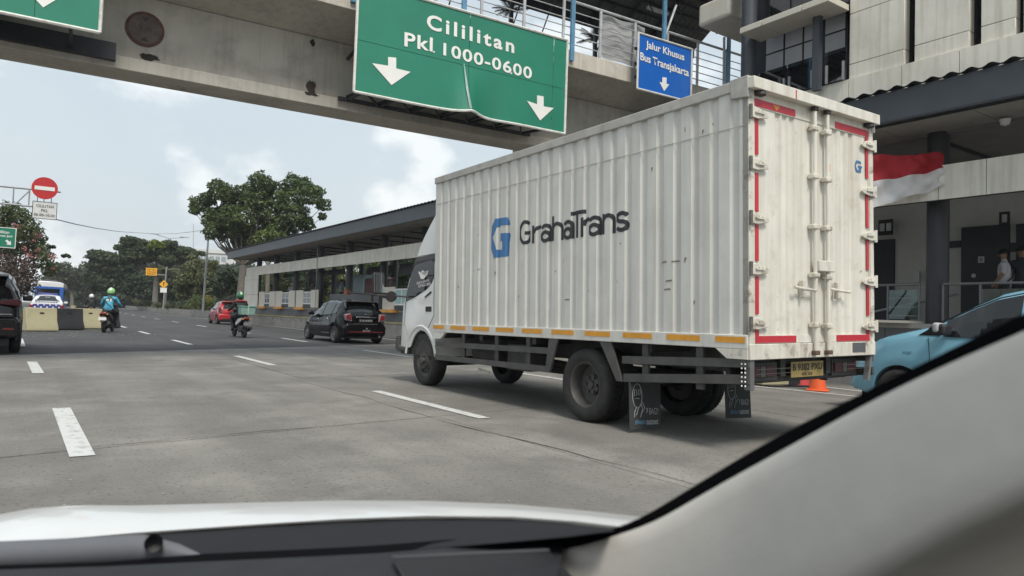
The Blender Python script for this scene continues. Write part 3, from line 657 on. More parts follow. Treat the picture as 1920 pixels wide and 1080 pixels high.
# logo painted over the ribs: cut along every rib edge and laid onto the sheet
def side_decal(name, me, mat, lift=.0035):
    bm = bmesh.new(); bm.from_mesh(me); bmesh.ops.triangulate(bm, faces=bm.faces)
    lo = min(v.co.y for v in bm.verts); hi = max(v.co.y for v in bm.verts)
    for u in us:
        if lo < u < hi: bmesh.ops.bisect_plane(bm, geom=bm.verts[:]+bm.edges[:]+bm.faces[:], plane_co=(0, u, 0), plane_no=(0, 1, 0))
    for v in bm.verts: v.co.x = rib(v.co.y)-lift
    bm.to_mesh(me); bm.free(); me.materials.clear(); me.materials.append(mat)
    return obj(name, me, None, tk, mw=TB)
G = [(.24, 1.0), (.78, .98), (.92, .78), (.51, .80), (.31, .77), (.12, .52), (.31, .20), (.59, .18), (.59, .40), (.49, .40), (.45, .50), (.49, .60), (.96, .58), (1.0, .50), (.94, .38), (.86, .38), (.84, .02), (.78, .0), (.20, .0), (.06, .22), (.04, .38), (.0, .5), (.06, .62), (.08, .82)]
logo_blue = M('logo_blue', (.045, .16, .36), .45, var=.06); logo_blk = M('logo_black', (.02, .021, .024), .5)
side_decal('blue_emblem', MB().poly([(0, 4.02-x*.48, 1.09+y*.51) for x, y in G]).mesh('g'), logo_blue)
# letters drawn as even strokes, the way a stencilled grotesque looks
SW = .043
def arcp(cx, cy, rx, ry, a0, a1, n=16): return [(cx+rx*cos(radians(a0+(a1-a0)*k/n)), cy+ry*sin(radians(a0+(a1-a0)*k/n))) for k in range(n+1)]
def glyph(ch, W, cap, xh):
    h = SW/2; g = []
    if ch == 'G':
        rx, ry = W/2-h, cap/2-h; g.append(arcp(W/2, cap/2, rx, ry, 48, 338, 26)); g.append([(W*.50, cap*.47), (W-h, cap*.47), (W-h, .02)])
    elif ch == 'T': g.append([(0, cap-h), (W, cap-h)]); g.append([(W*.46, 0), (W*.46, cap-SW)])
    elif ch == 'r': g.append([(h, 0), (h, xh)]); g.append(arcp(W*1.0, xh*.55, W-SW*.9, xh*.45-h, 176, 92, 8))
    elif ch == 'h': g.append([(h, 0), (h, cap*.95)]); g.append(arcp(W/2, xh*.60, W/2-h, xh*.40-h, 172, 0, 14)+[(W-h, 0)])
    elif ch == 'n': g.append([(h, 0), (h, xh)]); g.append(arcp(W/2, xh*.60, W/2-h, xh*.40-h, 172, 0, 14)+[(W-h, 0)])
    elif ch == 'a':
        g.append(arcp(W*.47, xh*.30, W*.47-h, xh*.30-h*.6, 0, 360, 22)); g.append([(W-h, 0)]+arcp(W/2, xh*.66, W/2-h, xh*.34-h, 0, 158, 14))
    elif ch == 's':
        ry = (xh-SW)/4; g.append(arcp(W/2, xh-h-ry, W/2-h, ry, 22, 270, 16)+arcp(W/2, h+ry, W/2-h, ry, 90, -158, 16)[1:])
    return g
def ribbon(mb, pts, u0, w0, z):
    n = len(pts); closed = (Vector(pts[0])-Vector(pts[-1])).length < 1e-5; L_, R_ = [], []
    for k in range(n):
        a = Vector(pts[(k-1) if k > 0 else (n-2 if closed else 0)]); b = Vector(pts[k]); c = Vector(pts[(k+1) if k < n-1 else (1 if closed else n-1)])
        t1 = (b-a).normalized() if (b-a).length > 1e-7 else (c-b).normalized(); t2 = (c-b).normalized() if (c-b).length > 1e-7 else t1
        t = (t1+t2).normalized(); nn = Vector((-t.y, t.x)); m = min(1.5, 1/max(.4, nn.dot(Vector((-t1.y, t1.x)))))
        L_.append(b+nn*SW/2*m); R_.append(b-nn*SW/2*m)
    mb.rings([[(z, u0-p.x, w0+p.y) for p in L_], [(z, u0-p.x, w0+p.y) for p in R_]], caps=False, closed=False)
lay = 0
for ch, ua, ub in (('G', 3.36, 3.12), ('r', 3.085, 2.93), ('a', 2.915, 2.725), ('h', 2.70, 2.51), ('a', 2.49, 2.315), ('T', 2.355, 2.115), ('r', 2.18, 2.06), ('a', 2.06, 1.855), ('n', 1.835, 1.645), ('s', 1.625, 1.44)):
    strokes = glyph(ch, ua-ub, .30, .215); par_ = None
    for st_pts in strokes:
        mb = MB(); ribbon(mb, st_pts, ua, 1.21, 0); lay += 1
        o = side_decal('lettering' if par_ is None else 'stroke', mb.mesh('letter'), logo_blk, .0035+.0005*(lay % 4))
        if par_ is not None: o.parent = par_; o.matrix_local = Matrix.Identity(4)
        par_ = par_ or o
# ladder scars and scratches
for u, w_ in ((1.0, .86), (.86, .86), (.93, .68), (.95, .60), (2.45, .52)):
    side_decal('scrape', MB().poly([(0, u, w_), (0, u-.085, w_+.004), (0, u-.08, w_+.018), (0, u-.01, w_+.014)]).mesh('s'), M('scrape', (.20, .175, .15), .8))
for k in range(26):
    u, w_ = random.uniform(.2, 5.3), random.uniform(.3, 2.2); l = random.uniform(.01, .05)
    side_decal('scrape', MB().poly([(0, u, w_), (0, u-.008, w_), (0, u-.012+random.uniform(-.02, .02), w_+l), (0, u-.002, w_+l)]).mesh('s'), MATS['scrape'])
# rear end
for v0, v1 in ((0., .075), (TW-.065, TW)): tp('corner_post', MB().box(v0, v1, -.012, .06, 0, 2.29), tw_scuff, bevel=.006)
tp('rear_header', MB().box(.076, TW-.066, .0, .06, 2.225, 2.29), tw_rear)
tp('cornice', MB().prism([(-.085, 2.275), (-.085, 2.375), (.14, 2.40), (.14, 2.29), (-.02, 2.285)], 'x', -.024, TW+.0), tw_rear, bevel=.006)
tp('rear_sill', MB().box(.0, TW, -.02, .05, -.005, .128), tw_scuff, bevel=.006)
tp('rubber_pad', MB().box(1.54, 1.76, -.026, -.0205, .03, .12), M('pad_grey', (.09, .09, .095), .7))
def door(v0, v1, ribs):
    br = [(v0, 0.)]
    for c in ribs: br += [(c-.045, 0.), (c-.03, .02), (c+.03, .02), (c+.045, 0.)]
    br.append((v1, 0.)); m = MB()
    for (a, d0), (b, d1) in zip(br[:-1], br[1:]): m.poly([(a, .004+d0, .20), (b, .004+d1, .20), (b, .004+d1, 2.15), (a, .004+d0, 2.15)])
    d = tp('rear_door', m, tw_rear)
    obj('door_rim', MB().box(v0, v1, -.004, .035, 2.15, 2.224).box(v0, v1, -.004, .035, .132, .20).box(v0, v0+.012, -.004, .035, .2, 2.15).box(v1-.012, v1, -.004, .035, .2, 2.15), tw_rear, d)
    return d
dl = door(.078, .982, (.42, .52, .62)); dr = door(.990, TW-.068, (1.30, 1.44, 1.57))
obj('door_gap', MB().box(.983, .989, .0, .01, .14, 2.22), black_pt, tk, mw=TB)
for s_, d in ((0, dl), (1, dr)):
    X = lambda v: v if s_ == 0 else TW-v
    def rt_(v0, v1, z0, z1):
        a, b = sorted((X(v0), X(v1))); obj('red_reflector', MB().box(a, b, -.0085, -.0045, z0, z1), red_tape, d)
    rt_(.08, .66, 2.158, 2.22); rt_(.085, .66, .137, .195)
    for z0, z1 in ((1.74, 2.157), (1.25, 1.58), (.83, 1.14), (.38, .70), (.196, .25)): rt_(.085, .132, z0, z1)
    hz = (2.09, 1.65, 1.19, .76, .30) if s_ == 0 else (2.07, 1.61, 1.17, .72, .28)
    for z in hz:
        pts = [(-.03, .045), (.03, .05), (.10, .04), (.20, .012), (.215, -.012), (.19, -.03), (.06, -.05), (-.03, -.045)]
        h = tp('hinge', MB().prism([(X(.03+p[0]) if s_ == 0 else X(.03+p[0]), z+p[1]) for p in pts], 'y', -.035, -.0255), tw_scuff, bevel=.006)
        obj('hinge_leaf', MB().prism([(X(.03+p[0]*.9), z+p[1]*.7) for p in pts], 'y', -.0254, -.009), tw_rear, h)
        obj('pin', MB().tube([(X(.0), -.03, z-.06), (X(.0), -.03, z+.06)], .016, 10), M('hinge_pin', (.12, .11, .10), .7, var=.4, vs=20) if s_ == 0 else tw_scuff, h, smooth=40)
        obj('fin', MB().box(min(X(.05), X(.17)), max(X(.05), X(.17)), -.05, -.036, z-.006, z+.006), tw_scuff, h)
        for q in (.10, .15): obj('bolt', MB().lathe([(.008, -.002), (.008, -.008), (0, -.009)], (X(q), -.035, z+.018), (0, 1, 0), 8), tw_scuff, h)
for v, zt, zs in ((.90, 2.25, (2.08, 1.64, 1.18, .74, .29)), (1.10, 2.25, (2.07, 1.63, 1.18, .73, .28))):
    bar_ = tp('lock_bar', MB().tube([(v, -.045, .06), (v, -.045, zt)], .019, 10), tw_rear, smooth=40)
    for z in zs: obj('bracket', MB().box(v-.055, v+.035, -.072, -.006, z-.022, z+.022), tw_scuff, bar_, bevel=.008)
    obj('cam', MB().box(v-.03, v+.03, -.07, -.02, zt-.01, zt+.035), chass, bar_, bevel=.008); obj('cam', MB().box(v-.035, v+.035, -.07, -.02, .02, .06), M('rusty_iron', (.11, .07, .045), .8), bar_, bevel=.008)
tp('lock_plate', MB().box(.90, 1.15, -.085, -.03, .775, .875), tw_scuff, bevel=.008)
for v, s_ in ((.71, 1), (1.25, 1)):
    h = tp('door_handle', MB().tube([(v-.12, -.04, .625), (v, -.055, .61), (v+.2, -.05, .60)], .014, 8), tw_scuff, smooth=40)
    obj('latch', MB().box(v-.014, v+.014, -.06, -.01, .53, .69), tw_scuff, h, bevel=.008)
obj('emblem', MB().poly([(1.64+x*.13, -.0012, 1.785+y*.115) for x, y in G]), logo_blue, dr)
tp('marker_lamp', MB().lathe([(0, -.05), (.045, -.05), (.055, 0), (0, 0)], (.12, -.03, 2.245), (0, 0, -1), 14), chass); tp('marker_lamp', MB().lathe([(0, -.05), (.045, -.05), (.055, 0), (0, 0)], (1.84, -.03, 2.245), (0, 0, -1), 14), chass)
tp('sticker', MB().poly([(.33, -.0105, 2.21), (.43, -.0105, 2.205), (.38, -.0105, 2.16)]), M('sticker_orange', (.6, .28, .05), .5)); tp('sticker', MB().box(1.17, 1.21, -.006, -.001, 1.73, 1.80), MATS['sticker_orange'])
tp('cornice_mark', MB().box(.55, .565, -.087, -.0855, 2.28, 2.36), red_tape)
for k in range(34):
    v, z = random.choice([random.uniform(.15, .85), random.uniform(1.15, 1.85)]), random.choice([random.uniform(.2, 2.1), random.uniform(.2, .6)])
    tp('chip', MB().poly([(v+random.uniform(-.012, .012), -.0055, z+random.uniform(-.012, .012)) for _ in range(3)]), MATS['rusty_iron'])
# chassis
for v in (.62, 1.33): tp('chassis_rail', MB().box(v-.035, v+.035, .1, 6.2, -.17, .085), chass)
for u in (.3, 1.2, 3.1, 4.3, 5.4): tp('crossmember', MB().box(.05, TW-.05, u-.04, u+.04, .0, .082), chass)
tp('rear_axle', MB().tube([(.3, 2.2, -.42), (1.65, 2.2, -.42)], .07, 12).lathe([(0, -.16), (.14, -.12), (.17, 0), (.14, .12), (0, .16)], (.98, 2.2, -.42), (1, 0, 0), 14), chass, smooth=40)
tp('front_axle', MB().tube([(.25, 6.12, -.42), (1.7, 6.12, -.42)], .05, 10), chass)
tp('drive_shaft', MB().tube([(.98, 2.3, -.38), (.98, 5.6, -.2)], .045, 10), chass)
tp('gearbox', MB().box(.75, 1.2, 4.9, 6.4, -.42, .02), chass, bevel=.05)
tp('fuel_tank', MB().box(1.36, 1.75, 3.2, 4.1, -.42, -.02), chass, bevel=.05, seg=3); tp('battery_box', MB().box(.2, .6, 3.4, 3.9, -.36, -.02), guard, bevel=.02); tp('air_tank', MB().tube([(.4, 4.2, -.2), (.4, 4.9, -.2)], .13, 14), chass, smooth=40)
tp('leaf_spring', MB().box(.55, .62, 1.5, 2.9, -.36, -.28).box(1.33, 1.4, 1.5, 2.9, -.36, -.28), chass)
tp('exhaust', MB().tube([(1.2, 3.0, -.38), (1.2, 4.6, -.38)], .09, 10), chass)
tp('white_bracket', MB().bar((.35, 4.55, -.46), (.42, 4.95, -.44), .02, .03), tw_rear)
# side guards
def rail(u0, u1, z, s_, h=.07):
    for v in (.0, TW-.03): tp('side_guard_rail', MB().add(*[(lambda p: (p, [(0,1,2,3),(7,6,5,4),(0,4,5,1),(1,5,6,2),(2,6,7,3),(3,7,4,0)]))([(v, u0, z-h/2), (v+.03, u0, z-h/2), (v+.03, u0, z+h/2), (v, u0, z+h/2), (v, u1, z+s_-h/2), (v+.03, u1, z+s_-h/2), (v+.03, u1, z+s_+h/2), (v, u1, z+s_+h/2)])][0]), guard)
rail(2.70, 5.5, -.06, -.03); rail(2.78, 5.5, -.275, -.01); rail(0.0, 1.52, -.03, -.06, .075); rail(0.0, 1.50, -.165, -.105, .08)
for v in (.004, TW-.026):
    for p, q in (((2.64, .09), (2.76, -.31)), ((1.77, .09), (1.55, -.31))): tp('guard_strut', MB().prism([(p[0]-.085, p[1]), (p[0]+.085, p[1]), (q[0]+.04, q[1]), (q[0]-.04, q[1])], 'x', v-.014, v+.012), guard)
    for u in (1.23, .55, 3.2, 3.9, 4.75): tp('guard_post', MB().box(v+.031, v+.06, u-.04, u+.04, -.3, .088), guard)
# bumper, lamps, plate
tp('rear_bumper', MB().box(.02, TW-.02, .15, .2, -.22, -.17).box(.02, TW-.02, .15, .2, -.07, -.0), chass)
tp('under_tail', MB().box(.08, TW-.08, .25, .3, -.24, .0), chass)
tp('bumper_bracket', MB().prism([(1.93, -.005), (1.90, -.005), (1.84, -.25), (1.88, -.25)], 'y', .0, .05), M('bracket_grey', (.16, .16, .16), .6))
tp('bumper_upright', MB().box(.02, .075, -.005, .06, -.26, -.005), M('upright_grey', (.12, .12, .122), .6), bevel=.004)
for v0 in (.14, 1.42):
    lb = tp('tail_lamp', MB().box(v0, v0+.42, .12, .139, -.2, -.045), chass)
    obj('lens', MB().box(v0+.03, v0+.16, .105, .119, -.165, -.075), M('lamp_red', (.07, .02, .022), .5), lb); obj('lens', MB().box(v0+.17, v0+.24, .105, .119, -.165, -.075), M('lamp_clear', (.09, .085, .08), .5), lb); obj('lens', MB().box(v0+.25, v0+.38, .105, .119, -.165, -.075), MATS['lamp_red'], lb)
    obj('grille_bar', MB().box(v0-.03, v0+.45, -.008, .0, -.13, -.126).box(v0-.03, v0+.45, -.008, .0, -.09, -.086), steel_rim, lb)
npl = tp('number_plate', MB().box(.70, 1.20, .072, .078, -.185, -.045), M('plate_yellow', (.27, .20, .07), .5, var=.1, dirt=.4, dcol=(.25, .17, .05), ds=14))
text_fit('plate_text', 'B 9382 PXU', black_ink, npl, (.725, .0715, -.125), (.455, 0, 0), (0, 0, .062), .02, 1.0, .002); text_fit('plate_text', '02 25', black_ink, npl, (.86, .0715, -.17), (.16, 0, 0), (0, 0, .024), .02, 1.0, .002)
studs = MB()
for r in range(6):
    for c in (0, 1): studs.lathe([(.009, 0), (.006, -.006), (0, -.008)], (-.002, .03+c*.035, -.04-r*.037), (1, 0, 0), 8)
tp('reflector_dots', studs, sign_white)
# mud flaps with scrawled figure and letters
flap = M('flap_black', (.040, .042, .043), .7, var=.15)
chalk = M('flap_print', (.36, .37, .37), .7); chalk_b = M('flap_print_blue', (.10, .19, .28), .7)
for v0, tilt in ((-.01, .06), (1.44, .05)):
    T2 = Matrix.Translation((v0, 1.40, -.30))@Matrix.Rotation(radians(-5), 4, 'X')@Matrix.Rotation(tilt, 4, 'Y')
    f_ = obj('mud_flap', MB().box(0, .43, 0, .012, -.47, 0), flap, tk, mw=TB@T2)
    ln = MB()
    def st_(pts): ln.tube([(x, -.004, z) for x, z in pts], .0042, 4)
    st_([(.10+.065*cos(t*2*pi/20), -.14+.12*sin(t*2*pi/20)) for t in range(21)]); st_([(.06, -.08), (.06, -.14), (.095, -.13), (.09, -.08), (.06, -.08)]); st_([(.12, -.08), (.12, -.13), (.15, -.12), (.145, -.08), (.12, -.08)])
    st_([(.07, -.165), (.13, -.165)]); st_([(.09, -.25), (.06, -.30), (.06, -.35)]); st_([(.14, -.23), (.10, -.29), (.085, -.33)]); st_([(.15, -.22), (.17, -.27), (.14, -.35)]); st_([(.17, -.2), (.20, -.26), (.16, -.31)])
    st_([(.22, -.27), (.235, -.26), (.235, -.29), (.225, -.31)])
    obj('figure', ln, chalk, f_)
    text_fit('lettering', 'BAG!!', chalk, f_, (.26, -.002, -.325), (.13, 0, 0), (0, 0, .065), .0, .9, .002)
    text_fit('lettering', '#team', chalk_b, f_, (.065, -.002, -.425), (.15, 0, 0), (0, 0, .052), .02, 1, .002); text_fit('lettering', 'satset', chalk, f_, (.225, -.002, -.425), (.165, 0, 0), (0, 0, .052), .02, 1, .002)
# wheels stand on the road, so they hang from the thing itself
def truck_wheel(v, u, r, wd, dish, out):
    # out = -1: outer face looks to -X
    n = 'wheel'; c = (v, u, r)
    t = MB().lathe([(r*.62, 0), (r*.70, -.012), (r*.86, -.02), (r*.96, .0), (r, .04), (r, wd-.04), (r*.96, wd), (r*.86, wd+.02), (r*.7, wd+.012), (r*.62, wd)], c, (-out, 0, 0), 40)
    w_ = obj(n, t, rubber, tk, smooth=50)
    if dish > 0: pr = [(r*.63, .0), (r*.60, .0), (r*.57, .02), (r*.54, dish), (r*.28, dish+.015), (r*.26, dish-.03), (r*.12, dish-.035), (r*.10, dish-.06), (0, dish-.06)]
    else: pr = [(r*.63, .0), (r*.60, .0), (r*.57, .025), (r*.50, .05), (r*.34, .0), (r*.32, -.02), (r*.16, -.02), (r*.14, -.05), (0, -.055)]
    obj('rim', MB().lathe(pr, c, (-out, 0, 0), 32), steel_rim, w_, smooth=40)
    dd = (dish-.03 if dish > 0 else -.02); nut = MB().lathe([(.018, 0), (.016, -.03), (0, -.03)], (0, 0, 0), (-out, 0, 0), 8).mesh('wheel_nut')
    for k in range(6):
        a_ = k*pi/3; obj('wheel_nut', nut, steel_rim, w_, mw=Matrix.Translation(Vector(c)+Vector((-out*dd, cos(a_)*r*.21, sin(a_)*r*.21))))
    if dish <= 0:
        for k in range(5):
            a_ = k*2*pi/5+.3; cc = Vector(c)+Vector((-out*.016, cos(a_)*r*.43, sin(a_)*r*.43)); obj('hand_hole', MB().lathe([(0, -.002), (.036, -.002), (.036, .02)], cc, (-out, 0, 0), 12), black_pt, w_)
    tm = MB()
    for k in range(56):
        a_ = k*2*pi/56
        for q in (.035, wd*.5-.012, wd-.075):
            e = Vector((0, cos(a_), sin(a_))); p = Vector(c)+Vector((-out*(q+.02), 0, 0))+e*(r+.001); s2_ = Vector((0, -sin(a_), cos(a_)))
            tm.add([p-s2_*.011+Vector((-.022, 0, 0)), p+s2_*.011+Vector((-.022, 0, 0)), p+s2_*.011+Vector((.022, 0, 0)), p-s2_*.011+Vector((.022, 0, 0)), p-s2_*.009+Vector((-.02, 0, 0))+e*.006, p+s2_*.009+Vector((-.02, 0, 0))+e*.006, p+s2_*.009+Vector((.02, 0, 0))+e*.006, p-s2_*.009+Vector((.02, 0, 0))+e*.006], [(4, 5, 6, 7), (0, 1, 5, 4), (1, 2, 6, 5), (2, 3, 7, 6), (3, 0, 4, 7)])
    obj('tread', tm, rubber, w_)
RW = .398
truck_wheel(.045, 2.14, RW, .20, .14, -1); truck_wheel(.27, 2.14, RW, .20, .14, -1)
truck_wheel(TW-.045, 2.14, RW, .20, .14, 1); truck_wheel(TW-.27, 2.14, RW, .20, .14, 1)
truck_wheel(.14, 6.10, RW-.008, .20, -1, -1); truck_wheel(TW-.14, 6.10, RW-.008, .20, -1, 1)
# cab: side outline lofted across, narrower towards the edges of the nose and roof
arc = [(6.12+.47*cos(a_), -.40+.50*sin(a_)) for a_ in [radians(d) for d in range(28, 178, 10)]]
side = [(5.64, -.12), (5.64, 1.27), (6.0, 1.275), (6.32, 1.24), (6.42, 1.16), (6.62, .90), (6.76, .64), (6.85, .46), (6.89, .1), (6.92, -.05), (6.93, -.18)] + [(6.60, -.19)] + arc
def cabring(v, sh): return [(v, 5.64+(u-5.64)*(1-.10*sh) if u > 6.2 else u, (w_-sh*.06 if w_ > 1.1 else w_)) for u, w_ in side]
rg = []
for v, sh in ((.07, 1.0), (.085, .55), (.13, .25), (.25, .05), (.5, -.1), (.977, -.18), (1.454, -.1), (1.70, .05), (1.824, .25), (1.869, .55), (1.884, 1.0)): rg.append(cabring(v, sh))
tp('cab', MB().rings(rg), cabw, smooth=35)
CV = .062
def cside(u): return u      # side plane of the cab
tp('door_glass', MB().prism([(5.70, .92), (5.70, 1.14), (5.78, 1.17), (6.32, 1.13), (6.45, 1.0), (6.60, .73), (6.63, .55), (6.3, .62), (5.93, .73), (5.76, .83)], 'x', CV, CV+.012), glass_dark, bevel=.004)
tp('window_frame', MB().prism([(5.66, 1.13), (5.66, 1.245), (6.28, 1.205), (6.42, 1.06), (6.655, .62), (6.64, .54), (6.60, .73), (6.45, 1.0), (6.32, 1.13), (5.78, 1.17)], 'x', CV+.002, CV+.013), black_pt)
tp('door_seam', MB().tube([(CV+.008, 5.70, 1.13), (CV+.008, 5.69, .33), (CV+.008, 5.86, .14)], .006, 6).tube([(CV+.008, 6.66, .56), (CV+.01, 6.70, .2), (CV+.012, 6.58, .0)], .005, 6), black_pt)
tp('door_handle', MB().box(CV-.004, CV+.01, 5.77, 5.95, .385, .465), black_pt, bevel=.018, seg=3); tp('door_trim', MB().prism([(5.78, .70), (5.98, .62), (5.98, .60), (5.78, .665)], 'x', CV-.002, CV+.012), black_pt)
tp('fender_flare', MB().tube([(CV+.012, 6.12+.52*cos(a_), -.40+.56*sin(a_)) for a_ in [radians(d) for d in range(12, 172, 8)]], .022, 8), cabw, smooth=50)
tp('wheel_well', MB().box(.12, TW-.12, 5.66, 6.56, -.3, .04), chass)
tp('front_bumper', MB().prism([(6.88, .0), (6.99, -.02), (7.0, -.24), (6.90, -.27), (6.60, -.25), (6.60, -.19), (6.88, -.18)], 'x', .05, TW-.05), M('bumper_dark', (.05, .05, .052), .5), bevel=.02)
tp('windscreen', MB().poly([(.16, 6.82, .60), (TW-.16, 6.82, .60), (TW-.2, 6.46, 1.16), (.2, 6.46, 1.16)]), glass_dark)
tp('step', MB().box(.08, .3, 6.56, 6.85, -.30, -.2), chass, bevel=.01)
# bird sticker with two slanted lines of tiny print on the door glass
bird = [(6.16, .96), (6.12, .90), (6.02, .89), (5.95, .93), (5.90, 1.0), (5.86, 1.02), (5.90, .96), (5.92, .93), (5.98, 1.0), (6.06, 1.03), (6.10, 1.01), (6.13, .99), (6.17, 1.02), (6.20, 1.0)]
tp('bird_sticker', MB().poly([(CV-.004, u, w_) for u, w_ in bird]), sign_white)
for i, (s_, u0, z0) in enumerate((('KEJARLAH SURGAMU', 6.25, .80), ('TAPI INGAT ANAK', 6.20, .755))):
    text_fit('sticker_text', s_, sign_white, tk, (0, 0, 0), (1, 0, 0), (0, 0, 1)).matrix_local = TB@Matrix(((0, 1, 0, CV-.004), (-.42, 0, .0, u0), (.07, 0, .05, z0), (0, 0, 0, 1)))
# roof fairing
def frg(v, k): return [(v, 5.58, 1.275), (v, 5.58, 1.275+.68*k), (v, 5.70, 1.275+.655*k), (v, 5.85, 1.275+.52*k), (v, 6.05, 1.275+.33*k), (v, 6.22, 1.275+.14*k), (v, 6.31, 1.262)]
tp('roof_fairing', MB().rings([frg(v, k) for v, k in ((.09, .9), (.12, 1.0), (.3, 1.03), (.977, 1.05), (1.65, 1.03), (1.83, 1.0), (1.865, .9))]), cabw, smooth=40)
tp('roof_band', MB().prism([(5.65, 1.19), (5.65, 1.262), (6.30, 1.225), (6.42, 1.10), (6.36, 1.13), (6.28, 1.18)], 'x', CV+.001, CV+.012), M('cab_band', (.05, .05, .053), .4))
# mirrors on a long arm
ml = tp('mirror_arm', MB().tube([(.10, 6.55, .62), (-.10, 6.60, .63), (-.42, 6.66, .64)], .013, 8), chass, smooth=40)
m1 = tp('mirror', MB().box(-.50, -.30, 6.66, 6.72, .66, 1.0), black_pt, bevel=.03, seg=3); obj('mirror_glass', MB().box(-.485, -.315, 6.654, 6.659, .68, .98), M('mirror_glass', (.5, .52, .53), .03, 1), m1)
m2 = tp('mirror', MB().lathe([(0, -.02), (.085, -.015), (.09, .02), (0, .05)], (-.20, 6.62, .62), (0, 1, 0), 18), black_pt, smooth=40)
pa, pb = onX(652, 548, 13.3), onX(722, 554, 13.3)
bm_ = thing('boom_pole', 'dark boom pole with a red end leaning across the platform gates', 'pole', (13.42, (pa.y+pb.y)/2, 1.25))
obj('pole', MB().tube([pa-bm_.location, pb-bm_.location], .05, 10), chass, bm_, smooth=40)
obj('red_end', MB().box(pa.x-13.42-.1, pa.x-13.42+.1, pa.y-bm_.location.y-.1, pa.y-bm_.location.y+.25, pa.z-1.25-.12, pa.z-1.25+.12), M('boom_red', (.28, .07, .04), .6), bm_)
obj('round_end', MB().lathe([(0, -.05), (.13, -.05), (.13, .05), (0, .05)], pb-bm_.location, (0, 1, 0), 16), chass, bm_)
obj('stand', MB().box(-.04, .04, -.6, -.5, 0, (pa.z+pb.z)/2-1.25), chass, bm_)

